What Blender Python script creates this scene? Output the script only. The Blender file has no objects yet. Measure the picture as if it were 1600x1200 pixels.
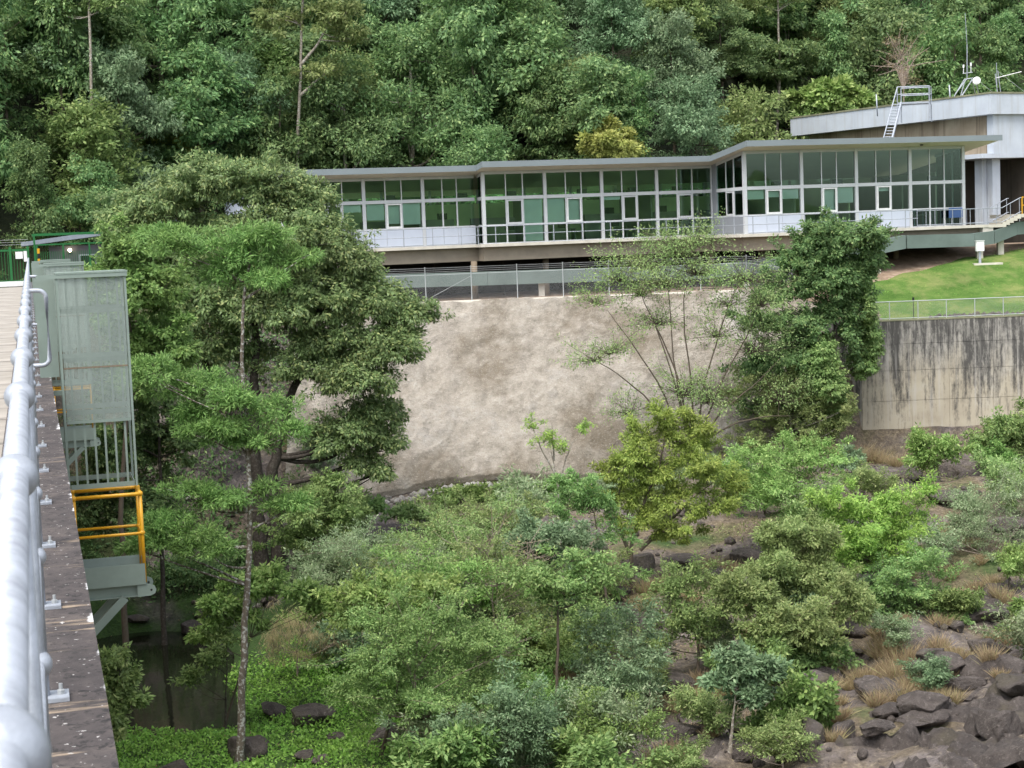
import bpy, bmesh, math
import numpy as np
from mathutils import Matrix, Vector

# ------------------------------------------------------------------ camera, sky, sun, exposure
SC = bpy.context.scene
COL = SC.collection
F_PX = 2600.0                       # focal length in photo pixels (photo is 1600 wide)
PITCH = math.radians(5.204)
ROLL = math.radians(2.2)
_f = np.array([0, math.cos(PITCH), -math.sin(PITCH)])
_r0 = np.array([1.0, 0, 0]); _u0 = np.array([0, math.sin(PITCH), math.cos(PITCH)])
_r = _r0 * math.cos(ROLL) - _u0 * math.sin(ROLL)
_u = _u0 * math.cos(ROLL) + _r0 * math.sin(ROLL)
cam_d = bpy.data.cameras.new('camera'); cam = bpy.data.objects.new('camera', cam_d); COL.objects.link(cam)
cam.matrix_world = Matrix(((_r[0], _u[0], -_f[0], 0), (_r[1], _u[1], -_f[1], 0), (_r[2], _u[2], -_f[2], 0), (0, 0, 0, 1)))
cam_d.sensor_width = 36.0; cam_d.lens = F_PX / 1600 * 36
cam_d.clip_start = 0.05; cam_d.clip_end = 2000
cam_d.dof.use_dof = True; cam_d.dof.focus_distance = 70; cam_d.dof.aperture_fstop = 20
SC.camera = cam
SC.render.engine = 'CYCLES'
SC.cycles.use_denoising = True
SC.cycles.max_bounces = 7; SC.cycles.diffuse_bounces = 3; SC.cycles.glossy_bounces = 3
SC.cycles.transparent_max_bounces = 12; SC.cycles.transmission_bounces = 4
SC.cycles.caustics_reflective = False; SC.cycles.caustics_refractive = False
SUN_EL, SUN_AZ = math.radians(62), math.radians(205)      # azimuth clockwise from +Y (the view)
W = bpy.data.worlds.new('World'); SC.world = W; W.use_nodes = True
nt = W.node_tree; nt.nodes.clear()
sky = nt.nodes.new('ShaderNodeTexSky'); sky.sky_type = 'NISHITA'; sky.sun_disc = False
sky.sun_elevation = SUN_EL; sky.sun_rotation = SUN_AZ; sky.air_density = 1.0; sky.dust_density = 3.0; sky.ozone_density = 1.0
bg = nt.nodes.new('ShaderNodeBackground'); bg.inputs[1].default_value = 0.15
wo = nt.nodes.new('ShaderNodeOutputWorld')
hsv = nt.nodes.new('ShaderNodeHueSaturation'); hsv.inputs['Saturation'].default_value = 0.4      # thin overcast: a whiter sky
nt.links.new(sky.outputs[0], hsv.inputs['Color']); nt.links.new(hsv.outputs[0], bg.inputs[0]); nt.links.new(bg.outputs[0], wo.inputs[0])
sun_d = bpy.data.lights.new('sun', 'SUN'); sun = bpy.data.objects.new('sun', sun_d); COL.objects.link(sun)
sun_d.energy = 1.4; sun_d.angle = math.radians(35); sun_d.color = (1.0, 0.95, 0.87)
_sd = Vector((math.sin(SUN_AZ) * math.cos(SUN_EL), math.cos(SUN_AZ) * math.cos(SUN_EL), math.sin(SUN_EL)))
sun.rotation_euler = (-_sd).to_track_quat('-Z', 'Y').to_euler(); sun.location = _sd * 80
SC.view_settings.view_transform = 'Standard'; SC.view_settings.look = 'None'
SC.view_settings.exposure = 1.2; SC.view_settings.gamma = 1.0; SC.view_settings.use_curve_mapping = False

# ------------------------------------------------------------------ helpers
def ray(px, py):
    d = _r * (px - 800) + _u * (600 - py) + _f * F_PX
    return d / d[1]
def P(px, py, Y):                                        # the place seen at a photo pixel, Y metres ahead
    return ray(px, py) * Y
VP = ray(45, 392); DAZ = math.atan2(VP[0], VP[1])        # direction of the dam crest

def hash2(ix, iy, s):
    n = (ix * 374761393 + iy * 668265263 + s * 69069) & 0x7fffffff
    n = ((n ^ (n >> 13)) * 1274126177) & 0x7fffffff
    return ((n ^ (n >> 16)) & 0xffff) / 65535.0
def vnoise(X, Y, s=0):
    X = np.asarray(X, float); Y = np.asarray(Y, float)
    ix = np.floor(X).astype(np.int64); iy = np.floor(Y).astype(np.int64)
    fx = X - ix; fy = Y - iy; fx = fx * fx * (3 - 2 * fx); fy = fy * fy * (3 - 2 * fy)
    a = hash2(ix, iy, s); b = hash2(ix + 1, iy, s); c = hash2(ix, iy + 1, s); d = hash2(ix + 1, iy + 1, s)
    return (a * (1 - fx) + b * fx) * (1 - fy) + (c * (1 - fx) + d * fx) * fy - 0.5
def fbm(X, Y, s=0, o=4):
    t = 0; a = 1.0
    for k in range(o):
        t = t + a * vnoise(np.asarray(X) * 2 ** k, np.asarray(Y) * 2 ** k, s + k); a *= 0.5
    return t
def sm(t):
    t = np.clip(t, 0, 1); return t * t * (3 - 2 * t)

def new_mesh(name, V, F, smooth=False):                  # F: (M,k) array of equal polygons
    V = np.asarray(V, np.float32); F = np.asarray(F, np.int32)
    me = bpy.data.meshes.new(name)
    me.vertices.add(len(V)); me.vertices.foreach_set('co', V.ravel())
    k = F.shape[1]
    me.loops.add(F.size); me.loops.foreach_set('vertex_index', F.ravel())
    me.polygons.add(len(F)); me.polygons.foreach_set('loop_start', np.arange(0, F.size, k, dtype=np.int32))
    if smooth: me.polygons.foreach_set('use_smooth', np.ones(len(F), bool))
    me.update(calc_edges=True); me.validate(); return me

class MB:                                                # collects boxes, tubes, prisms; links them as ONE mesh
    def __init__(s): s.V = []; s.F = []
    def add(s, V, F):
        o = len(s.V); s.V += [tuple(v) for v in V]; s.F += [tuple(i + o for i in f) for f in F]; return s
    def box(s, x0, x1, y0, y1, z0, z1):
        return s.add([(x0, y0, z0), (x1, y0, z0), (x1, y1, z0), (x0, y1, z0), (x0, y0, z1), (x1, y0, z1), (x1, y1, z1), (x0, y1, z1)],
                     [(0, 3, 2, 1), (4, 5, 6, 7), (0, 1, 5, 4), (1, 2, 6, 5), (2, 3, 7, 6), (3, 0, 4, 7)])
    def bar(s, a, b, w, h):                              # box bar between two points
        a = Vector(a); b = Vector(b); d = (b - a).normalized()
        up = Vector((0, 0, 1)) if abs(d.z) < 0.95 else Vector((0, 1, 0))
        x = d.cross(up).normalized() * (w / 2); y = x.cross(d).normalized() * (h / 2)
        V = [a - x - y, a + x - y, a + x + y, a - x + y, b - x - y, b + x - y, b + x + y, b - x + y]
        return s.add(V, [(0, 3, 2, 1), (4, 5, 6, 7), (0, 1, 5, 4), (1, 2, 6, 5), (2, 3, 7, 6), (3, 0, 4, 7)])
    def tube(s, pts, r, n=8):
        V, F = tube(pts, r, n, caps=True); return s.add(V, F)
    def prism(s, poly, z0, z1):                          # poly: list of (x,y)
        n = len(poly)
        z0s = [z0(x, y) if callable(z0) else z0 for x, y in poly]; z1s = [z1(x, y) if callable(z1) else z1 for x, y in poly]
        V = [(x, y, z) for (x, y), z in zip(poly, z0s)] + [(x, y, z) for (x, y), z in zip(poly, z1s)]
        return s.add(V, [tuple(range(n - 1, -1, -1)), tuple(range(n, 2 * n))] + [(i, (i + 1) % n, n + (i + 1) % n, n + i) for i in range(n)])
    def ball(s, c, r, n=10, m=6):
        V = []; F = []
        for j in range(m + 1):
            th = math.pi * j / m
            for i in range(n):
                ph = 2 * math.pi * i / n
                V.append((c[0] + r * math.sin(th) * math.cos(ph), c[1] + r * math.sin(th) * math.sin(ph), c[2] + r * math.cos(th)))
        for j in range(m):
            for i in range(n):
                F.append((j * n + i, (j + 1) * n + i, (j + 1) * n + (i + 1) % n, j * n + (i + 1) % n))
        return s.add(V, F)
    def mesh(s, name, smooth=False):
        me = bpy.data.meshes.new(name); me.from_pydata(s.V, [], s.F); me.update()
        if smooth:
            for p in me.polygons: p.use_smooth = len(p.vertices) == 4
        return me
    def build(s, name, m, parent=None, smooth=False, **tags):
        return link(name, s.mesh(name, smooth), m, parent, **tags)

def tube(pts, r, n=6, caps=False):
    pts = np.asarray(pts, float); k = len(pts)
    r = np.broadcast_to(np.asarray(r, float), (k,))
    d = np.gradient(pts, axis=0); d /= np.linalg.norm(d, axis=1)[:, None] + 1e-9
    ref = np.array([0, 0, 1.0]) if abs(d[:, 2]).mean() < 0.8 else np.array([1.0, 0, 0])
    x = np.cross(d, ref); x /= np.linalg.norm(x, axis=1)[:, None] + 1e-9
    y = np.cross(d, x)
    an = np.arange(n) * 2 * np.pi / n
    V = pts[:, None, :] + r[:, None, None] * (np.cos(an)[None, :, None] * x[:, None, :] + np.sin(an)[None, :, None] * y[:, None, :])
    V = V.reshape(-1, 3)
    i = np.arange(k - 1)[:, None] * n; j = np.arange(n)[None, :]; j2 = (j + 1) % n
    F = np.stack([i + j, i + j2, i + n + j2, i + n + j], -1).reshape(-1, 4)
    if caps:
        F = [tuple(f) for f in F] + [tuple(range(n - 1, -1, -1)), tuple(range((k - 1) * n, k * n))]
    return V, F

def tag(o, label=None, cat=None, group=None, kind=None):
    if label: o['label'] = label
    if cat: o['category'] = cat
    if group: o['group'] = group
    if kind: o['kind'] = kind
    return o
def link(name, me, m=None, parent=None, loc=None, **tags):
    o = bpy.data.objects.new(name, me); COL.objects.link(o)
    if m is not None and not me.materials: me.materials.append(m)
    if parent is not None: o.parent = parent
    if loc is not None: o.location = loc
    return tag(o, **tags)
def thing(name, label, cat, loc=(0, 0, 0), rz=0.0, group=None, kind=None):
    o = bpy.data.objects.new(name, None); COL.objects.link(o); o.empty_display_size = 0.3
    o.location = loc; o.rotation_euler = (0, 0, rz)
    return tag(o, label, cat, group, kind)
def copy_tree(o, parent=None, top=True):
    c = o.copy(); COL.objects.link(c); c.parent = parent
    for ch in KIDS.get(o.name, []): copy_tree(ch, c, False)
    return c
KIDS = {}
def note(o):                                             # remember children of a prototype before copying
    ch = [c for c in COL.objects if c.parent == o]
    KIDS[o.name] = ch
    for c in ch: note(c)

# ------------------------------------------------------------------ materials
def srgb(r, g, b):
    f = lambda c: (c / 255 / 12.92) if c <= 10 else ((c / 255 + 0.055) / 1.055) ** 2.4
    return (f(r), f(g), f(b), 1)
class NB:                                                # little node-tree writer
    def __init__(s, name):
        s.m = bpy.data.materials.new(name); s.m.use_nodes = True; s.t = s.m.node_tree; s.t.nodes.clear()
        s.out = s.t.nodes.new('ShaderNodeOutputMaterial')
    def n(s, typ, **kw):
        nd = s.t.nodes.new('ShaderNode' + typ)
        for k, v in kw.items(): setattr(nd, k, v)
        return nd
    def l(s, a, b): s.t.links.new(a, b)
    def coord(s, out='Object', scale=(1, 1, 1)):
        tc = s.n('TexCoord'); mp = s.n('Mapping'); mp.inputs['Scale'].default_value = scale
        s.l(tc.outputs[out], mp.inputs[0]); return mp.outputs[0]
    def pos(s, scale=(1, 1, 1)):
        g = s.n('NewGeometry'); mp = s.n('Mapping'); mp.inputs['Scale'].default_value = scale
        s.l(g.outputs['Position'], mp.inputs[0]); return mp.outputs[0]
    def noise(s, vec, scale, detail=6, rough=0.6, dist=0.0):
        nd = s.n('TexNoise'); nd.inputs['Scale'].default_value = scale; nd.inputs['Detail'].default_value = detail
        nd.inputs['Roughness'].default_value = rough; nd.inputs['Distortion'].default_value = dist
        s.l(vec, nd.inputs['Vector']); return nd.outputs['Fac']
    def ramp(s, fac, stops):
        nd = s.n('ValToRGB'); el = nd.color_ramp.elements
        while len(el) < len(stops): el.new(0.5)
        for e, (p, c) in zip(el, stops):
            e.position = p; e.color = c if len(c) == 4 else (*c, 1)
        s.l(fac, nd.inputs[0]); return nd.outputs[0]
    def mask(s, fac, a, b):
        nd = s.n('MapRange'); nd.inputs[1].default_value = a; nd.inputs[2].default_value = b; s.l(fac, nd.inputs[0]); return nd.outputs[0]
    def mix(s, fac, a, b, mode='MIX'):
        nd = s.n('Mix', data_type='RGBA', blend_type=mode)
        for sock, v in ((nd.inputs[0], fac), (nd.inputs[6], a), (nd.inputs[7], b)):
            if hasattr(v, 'is_linked'): s.l(v, sock)
            else: sock.default_value = v
        return nd.outputs[2]
    def math(s, op, a, b=None):
        nd = s.n('Math', operation=op)
        for sock, v in ((nd.inputs[0], a), (nd.inputs[1], b)):
            if v is None: continue
            if hasattr(v, 'is_linked'): s.l(v, sock)
            else: sock.default_value = v
        return nd.outputs[0]
    def bsdf(s, color, rough=0.7, metal=0.0, bump=None, bump_d=0.02, bump_s=0.6, spec=0.4):
        b = s.n('BsdfPrincipled'); b.inputs['Metallic'].default_value = metal; b.inputs['Specular IOR Level'].default_value = spec
        if hasattr(color, 'is_linked'): s.l(color, b.inputs['Base Color'])
        else: b.inputs['Base Color'].default_value = color
        if hasattr(rough, 'is_linked'): s.l(rough, b.inputs['Roughness'])
        else: b.inputs['Roughness'].default_value = rough
        if bump is not None:
            bp = s.n('Bump'); bp.inputs['Distance'].default_value = bump_d; bp.inputs['Strength'].default_value = bump_s
            s.l(bump, bp.inputs['Height']); s.l(bp.outputs[0], b.inputs['Normal'])
        return b.outputs[0]
    def done(s, shader):
        s.l(shader, s.out.inputs[0]); return s.m

def plain(name, c, rough=0.6, metal=0.0, var=0.12, scale=3.0, bump=0.0, spec=0.4):
    b = NB(name); v = b.coord()
    n1 = b.noise(v, scale, 7, 0.65); lo = tuple(x * (1 - var) for x in c[:3]) + (1,); hi = tuple(min(1, x * (1 + var)) for x in c[:3]) + (1,)
    col = b.ramp(n1, [(0.3, lo), (0.7, hi)])
    n2 = b.noise(v, scale * 9, 4)
    return b.done(b.bsdf(col, rough, metal, n2 if bump else None, bump, 0.5, spec))

def leaf(name, c1, c2, tip=None, trans=0.3, rough=0.5, spec=0.35):
    trans += 0.12; spec *= 0.75
    if tip: tip = tuple(0.75 * t + 0.25 * c for t, c in zip(tip, c2))
    b = NB(name); g = b.n('NewGeometry'); oi = b.n('ObjectInfo')
    stops = [(0.0, c1), (0.75, c2)] + ([(1.0, tip)] if tip else [])
    col = b.ramp(g.outputs['Random Per Island'], stops)
    big = b.noise(b.pos(), 0.55, 3)                       # sprays of older and younger leaves
    hs = b.n('HueSaturation'); b.l(col, hs.inputs['Color'])
    b.l(b.math('ADD', b.math('MULTIPLY', oi.outputs['Random'], 0.035), b.math('ADD', 0.441, b.math('MULTIPLY', big, 0.045))), hs.inputs['Hue'])
    b.l(b.math('ADD', b.math('MULTIPLY', oi.outputs['Random'], 0.42), b.math('ADD', 0.88, b.math('MULTIPLY', big, 0.95))), hs.inputs['Value'])
    hs.inputs['Saturation'].default_value = 0.94
    p = b.bsdf(hs.outputs[0], rough, spec=spec)
    t = b.n('BsdfTranslucent'); b.l(hs.outputs[0], t.inputs[0])
    mx = b.n('MixShader'); mx.inputs[0].default_value = trans; b.l(p, mx.inputs[1]); b.l(t.outputs[0], mx.inputs[2])
    return b.done(mx.outputs[0])

M = {}
M['leaf_dark'] = leaf('leaf_dark', (0.045,0.1,0.034,1), (0.1,0.195,0.065,1), (0.21,0.29,0.1,1), 0.3)
M['leaf_mid'] = leaf('leaf_mid', (0.065,0.135,0.038,1), (0.14,0.255,0.075,1), (0.27,0.37,0.13,1), 0.3)
M['leaf_glossy'] = leaf('leaf_glossy', (0.065,0.13,0.045,1), (0.13,0.24,0.085,1), (0.3,0.38,0.14,1), 0.3, 0.42, 0.4)
M['leaf_fresh'] = leaf('leaf_fresh', (0.055,0.125,0.03,1), (0.115,0.23,0.055,1), (0.22,0.34,0.1,1), 0.3)
M['leaf_lime'] = leaf('leaf_lime', (0.085,0.17,0.04,1), (0.165,0.29,0.075,1), (0.3,0.4,0.14,1), 0.3)
M['leaf_yellow'] = leaf('leaf_yellow', (0.1,0.185,0.035,1), (0.19,0.32,0.06,1), (0.32,0.43,0.1,1), 0.35)
M['leaf_olive'] = leaf('leaf_olive', (0.085,0.145,0.045,1), (0.165,0.25,0.08,1), (0.28,0.34,0.14,1), 0.3)
M['leaf_gold'] = leaf('leaf_gold', (0.15,0.2,0.045,1), (0.26,0.32,0.08,1), (0.38,0.4,0.12,1), 0.3)
M['leaf_grey'] = leaf('leaf_grey', (0.1,0.155,0.075,1), (0.18,0.255,0.13,1), (0.32,0.38,0.24,1), 0.3)
M['leaf_blue'] = leaf('leaf_blue', (0.06,0.115,0.055,1), (0.12,0.205,0.1,1), (0.22,0.31,0.17,1), 0.25)
M['leaf_hill'] = leaf('leaf_hill', (0.05, 0.108, 0.042, 1), (0.125, 0.232, 0.084, 1), (0.24, 0.34, 0.13, 1), 0.3)
M['leaf_cover'] = leaf('leaf_cover', (0.065, 0.182, 0.026, 1), (0.130, 0.325, 0.046, 1), (0.221, 0.442, 0.078, 1), 0.3)
M['straw'] = leaf('straw', (0.2, 0.17, 0.085, 1), (0.36, 0.31, 0.17, 1), (0.2, 0.25, 0.09, 1), 0.35, 0.8, 0.1)
def bark(name, c, spots):
    b = NB(name); v = b.pos((1, 1, 0.35)); n1 = b.noise(v, 5, 6, 0.7); n2 = b.noise(b.pos(), 9, 4, 0.6)
    col = b.mix(b.mask(n2, 0.52, 0.6), b.ramp(n1, [(0.3, tuple(x * 0.55 for x in c[:3])), (0.7, c)]), spots)
    return b.done(b.bsdf(col, 0.9, bump=n1, bump_d=0.03))
M['bark_brown'] = bark('bark_brown', (0.13, 0.1, 0.075, 1), (0.1, 0.09, 0.065, 1))
M['bark_pale'] = bark('bark_pale', (0.3, 0.26, 0.21, 1), (0.42, 0.4, 0.36, 1))
M['bark_blotch'] = bark('bark_blotch', (0.17, 0.14, 0.11, 1), (0.42, 0.42, 0.39, 1))
M['bark_dark'] = bark('bark_dark', (0.055, 0.045, 0.035, 1), (0.08, 0.07, 0.06, 1))
M['bark_dead'] = bark('bark_dead', (0.28, 0.22, 0.18, 1), (0.36, 0.31, 0.26, 1))

# galvanised / painted metal
M['galv'] = plain('galvanised_steel', (0.36, 0.39, 0.44, 1), 0.5, 0.3, 0.25, 14, 0.002, 0.5)
M['fence_steel'] = plain('dull_fence_steel', (0.4, 0.42, 0.43, 1), 0.6, 0.2)
M['wire'] = plain('galvanised_wire', (0.4, 0.42, 0.43, 1), 0.5, 0.3)
M['yellow'] = plain('yellow_enamel', (0.62, 0.32, 0.012, 1), 0.38, 0.0, 0.12, 5, 0.001, 0.5)
M['grey_green'] = plain('grey_green_paint', (0.21, 0.265, 0.235, 1), 0.5, 0.0, 0.1, 2.5)
M['duct'] = plain('weathered_green_cladding', (0.13, 0.17, 0.155, 1), 0.55, 0.0, 0.2, 0.5)
M['green_paint'] = plain('green_gate_paint', (0.015, 0.13, 0.035, 1), 0.45)
M['white_paint'] = plain('white_paint', (0.75, 0.76, 0.76, 1), 0.5)
M['black'] = plain('dark_plastic', (0.012, 0.013, 0.013, 1), 0.5)
M['frame'] = plain('window_frame_aluminium', (0.56, 0.58, 0.6, 1), 0.45, 0.05, 0.06, 1)
M['fascia'] = plain('roof_fascia_steel', (0.2, 0.235, 0.25, 1), 0.5, 0.0, 0.06, 0.6)
M['soffit'] = plain('soffit_board', (0.62, 0.58, 0.5, 1), 0.8, 0, 0.06, 0.5)
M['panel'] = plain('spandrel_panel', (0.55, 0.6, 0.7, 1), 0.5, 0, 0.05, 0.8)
M['panel_shaded'] = plain('shaded_return_panel', (0.25, 0.27, 0.3, 1), 0.5, 0, 0.05, 0.8)  # spandrel colour darkened: the shade under the eave is put into it
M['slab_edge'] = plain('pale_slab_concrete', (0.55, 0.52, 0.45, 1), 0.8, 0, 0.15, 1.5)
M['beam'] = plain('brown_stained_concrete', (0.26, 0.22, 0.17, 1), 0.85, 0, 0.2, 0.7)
M['column'] = plain('tan_column_concrete', (0.2, 0.16, 0.115, 1), 0.85, 0, 0.15, 1.5)
M['room'] = plain('room_paint', (0.68, 0.8, 0.42, 1), 0.8, 0, 0.08, 0.4)
M['room_dim'] = plain('room_partition', (0.3, 0.32, 0.25, 1), 0.8, 0, 0.1, 0.4)
M['carpet'] = plain('office_carpet', (0.05, 0.06, 0.06, 1), 0.9)
M['blind'] = plain('roller_blind', (0.84, 0.92, 0.88, 1), 0.8, 0, 0.05, 1.2)
M['blue'] = plain('blue_fabric', (0.05, 0.1, 0.24, 1), 0.8)
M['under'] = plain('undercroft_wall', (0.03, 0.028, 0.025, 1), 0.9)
M['lamp_glow'] = None
def glass():
    b = NB('green_tinted_glass')
    t = b.n('BsdfTransparent'); t.inputs[0].default_value = (0.87, 0.975, 0.925, 1)
    g = b.n('BsdfGlossy'); g.inputs[0].default_value = (0.75, 0.95, 0.88, 1); g.inputs['Roughness'].default_value = 0.02
    fr = b.n('Fresnel'); fr.inputs[0].default_value = 1.62
    mx = b.n('MixShader'); b.l(fr.outputs[0], mx.inputs[0]); b.l(t.outputs[0], mx.inputs[1]); b.l(g.outputs[0], mx.inputs[2])
    return b.done(mx.outputs[0])
M['glass'] = glass()
def perforated():
    b = NB('perforated_sheet'); tc = b.n('TexCoord'); sp = b.n('SeparateXYZ'); b.l(tc.outputs['Object'], sp.inputs[0])
    def cell(o): return b.math('SUBTRACT', b.math('FRACT', b.math('MULTIPLY', o, 70.0)), 0.5)
    hx = cell(b.math('ADD', sp.outputs[0], sp.outputs[1])); hz = cell(sp.outputs[2])
    d = b.math('ADD', b.math('MULTIPLY', hx, hx), b.math('MULTIPLY', hz, hz))
    hole = b.math('LESS_THAN', d, 0.175)
    p = b.bsdf((0.3, 0.36, 0.33, 1), 0.5); t = b.n('BsdfTransparent')
    mx = b.n('MixShader'); b.l(hole, mx.inputs[0]); b.l(p, mx.inputs[1]); b.l(t.outputs[0], mx.inputs[2])
    return b.done(mx.outputs[0])
M['perf'] = perforated()
def chain():
    b = NB('chain_link_mesh'); tc = b.n('TexCoord'); sp = b.n('SeparateXYZ'); b.l(tc.outputs['Object'], sp.inputs[0])
    def line(o): return b.math('LESS_THAN', b.math('ABSOLUTE', b.math('SUBTRACT', b.math('FRACT', b.math('MULTIPLY', o, 14.0)), 0.5)), 0.04)
    w = b.math('MAXIMUM', line(b.math('ADD', sp.outputs[0], sp.outputs[2])), line(b.math('SUBTRACT', sp.outputs[0], sp.outputs[2])))
    p = b.bsdf((0.35, 0.36, 0.37, 1), 0.5, 0.3); t = b.n('BsdfTransparent')
    mx = b.n('MixShader'); b.l(w, mx.inputs[0]); b.l(t.outputs[0], mx.inputs[1]); b.l(p, mx.inputs[2])
    return b.done(mx.outputs[0])
M['chain'] = chain()
def water():
    b = NB('pond_water'); n = b.noise(b.pos((1, 1, 1)), 1.6, 3)
    return b.done(b.bsdf((0.012, 0.014, 0.008, 1), 0.05, bump=n, bump_d=0.015, bump_s=0.35, spec=0.5))
M['water'] = water()
def kerb():
    b = NB('stained_kerb_concrete'); v = b.coord(); n1 = b.noise(v, 3.5, 8, 0.7); n2 = b.noise(v, 24, 6, 0.7)
    base = b.ramp(n1, [(0.25, (0.036, 0.032, 0.032, 1)), (0.5, (0.075, 0.064, 0.062, 1)), (0.75, (0.15, 0.125, 0.112, 1))])
    base = b.mix(b.mask(n2, 0.53, 0.62), base, (0.03, 0.027, 0.027, 1))
    streak = b.noise(b.coord('Object', (1.2, 7, 1)), 1.0, 5, 0.65)         # transverse lime streaks
    base = b.mix(b.mask(streak, 0.62, 0.72), base, (0.36, 0.28, 0.2, 1))
    sp = b.n('SeparateXYZ'); tc = b.n('TexCoord'); b.l(tc.outputs['Object'], sp.inputs[0])
    edge = b.math('MULTIPLY', b.mask(sp.outputs[0], 0.09, 0.165), 0.3)
    chip = b.noise(b.coord('Object', (4, 2.2, 4)), 1.3, 4, 0.55)
    base = b.mix(b.mask(b.math('ADD', chip, b.math('ADD', edge, b.math('MULTIPLY', n2, 0.12))), 0.9, 0.97), base, (0.72, 0.72, 0.72, 1))
    fleck = b.noise(v, 38, 2, 0.5)
    base = b.mix(b.mask(fleck, 0.69, 0.73), base, (0.5, 0.48, 0.46, 1))
    return b.done(b.bsdf(base, 0.9, bump=n2, bump_d=0.014))
M['kerb'] = kerb()
def deck():
    b = NB('bridge_deck_concrete'); v = b.coord(); n1 = b.noise(v, 1.2, 7, 0.65); n2 = b.noise(b.coord('Object', (0.4, 3, 1)), 1.1, 5)
    c = b.ramp(n1, [(0.3, (0.24, 0.22, 0.19, 1)), (0.7, (0.42, 0.39, 0.35, 1))])
    c = b.mix(b.mask(n2, 0.56, 0.68), c, (0.14, 0.125, 0.115, 1))
    return b.done(b.bsdf(c, 0.9, bump=n1, bump_d=0.01))
M['deck'] = deck()
def wall():
    b = NB('stained_retaining_wall'); v = b.coord(); sp = b.n('SeparateXYZ'); tc = b.n('TexCoord'); b.l(tc.outputs['Object'], sp.inputs[0])
    n1 = b.noise(v, 0.5, 6, 0.6); run = b.noise(b.coord('Object', (2.2, 2.2, 0.13)), 1.3, 7, 0.75); run2 = b.noise(b.coord('Object', (0.6, 0.6, 0.12)), 1.4, 4, 0.6)
    fine = b.noise(b.coord('Object', (2.6, 2.6, 1.1)), 1.6, 9, 0.8)
    base = b.ramp(n1, [(0.3, (0.34, 0.3, 0.23, 1)), (0.55, (0.43, 0.385, 0.3, 1)), (0.75, (0.45, 0.425, 0.37, 1))])
    # black growth running down from the top: z is 0 at the top, -6 at the foot
    grey = b.math('ADD', b.mask(sp.outputs[2], -4.2, -0.6), b.math('MULTIPLY', b.math('SUBTRACT', run2, 0.5), 1.6))
    base = b.mix(b.math('MULTIPLY', b.mask(grey, 0.2, 0.8), 0.85), base, (0.34, 0.33, 0.305, 1))
    t = b.math('ADD', b.math('MULTIPLY', b.mask(sp.outputs[2], -6.5, 0.0), 0.17), b.math('ADD', b.math('MULTIPLY', run, 0.75), b.math('MULTIPLY', run2, 0.45)))
    t = b.math('ADD', t, b.math('MULTIPLY', fine, 0.55))
    col = b.mix(b.math('MULTIPLY', b.mask(t, 0.93, 1.08), 0.88), base, (0.04, 0.039, 0.038, 1))
    pale = b.noise(b.coord('Object', (3.2, 3.2, 0.12)), 1.2, 3)
    col = b.mix(b.math('MULTIPLY', b.mask(pale, 0.56, 0.68), 0.45), col, (0.45, 0.43, 0.4, 1))
    return b.done(b.bsdf(col, 0.9, bump=fine, bump_d=0.02))
M['wall'] = wall()
def shotcrete():
    b = NB('sprayed_concrete'); v = b.pos(); n1 = b.noise(v, 0.2, 7, 0.68); n2 = b.noise(v, 1.1, 9, 0.75, 0.2); n3 = b.noise(b.pos((1, 1, 1.6)), 5.5, 8, 0.75)
    run = b.noise(b.pos((1, 0.25, 0.25)), 1.0, 6, 0.65)
    c = b.ramp(n2, [(0.25, (0.19, 0.17, 0.14, 1)), (0.42, (0.31, 0.28, 0.235, 1)), (0.58, (0.39, 0.355, 0.305, 1)), (0.75, (0.46, 0.435, 0.39, 1))])
    sp = b.n('SeparateXYZ'); b.l(b.pos(), sp.inputs[0])
    low = b.mask(sp.outputs[2], -7.5, -13.5); right = b.mask(sp.outputs[0], 2.0, 12.0); top = b.mask(sp.outputs[2], -6.5, -4.0)
    st = b.math('ADD', b.math('ADD', n1, b.math('MULTIPLY', low, 0.12)), b.math('ADD', b.math('MULTIPLY', right, 0.07), b.math('MULTIPLY', top, 0.05)))
    c = b.mix(b.math('MULTIPLY', b.mask(st, 0.53, 0.66), 0.75), c, (0.155, 0.125, 0.085, 1))
    c = b.mix(b.math('MULTIPLY', b.mask(run, 0.54, 0.66), 0.35), c, (0.2, 0.175, 0.15, 1))
    c = b.mix(b.math('MULTIPLY', b.mask(n1, 0.43, 0.34), 0.35), c, (0.42, 0.41, 0.4, 1))
    c = b.mix(b.math('MULTIPLY', b.mask(n3, 0.56, 0.7), 0.65), c, (0.13, 0.115, 0.1, 1))
    c = b.mix(b.math('MULTIPLY', b.mask(n3, 0.42, 0.32), 0.5), c, (0.55, 0.51, 0.46, 1))
    n4 = b.noise(v, 15, 5, 0.7); c = b.mix(b.math('MULTIPLY', b.mask(n4, 0.56, 0.68), 0.6), c, (0.16, 0.14, 0.12, 1)); c = b.mix(b.math('MULTIPLY', b.mask(n4, 0.43, 0.33), 0.5), c, (0.6, 0.57, 0.52, 1))
    return b.done(b.bsdf(c, 0.95, bump=b.math('ADD', b.math('MULTIPLY', n2, 2.0), n3), bump_d=0.14, bump_s=0.9))
M['shotcrete'] = shotcrete()
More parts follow.
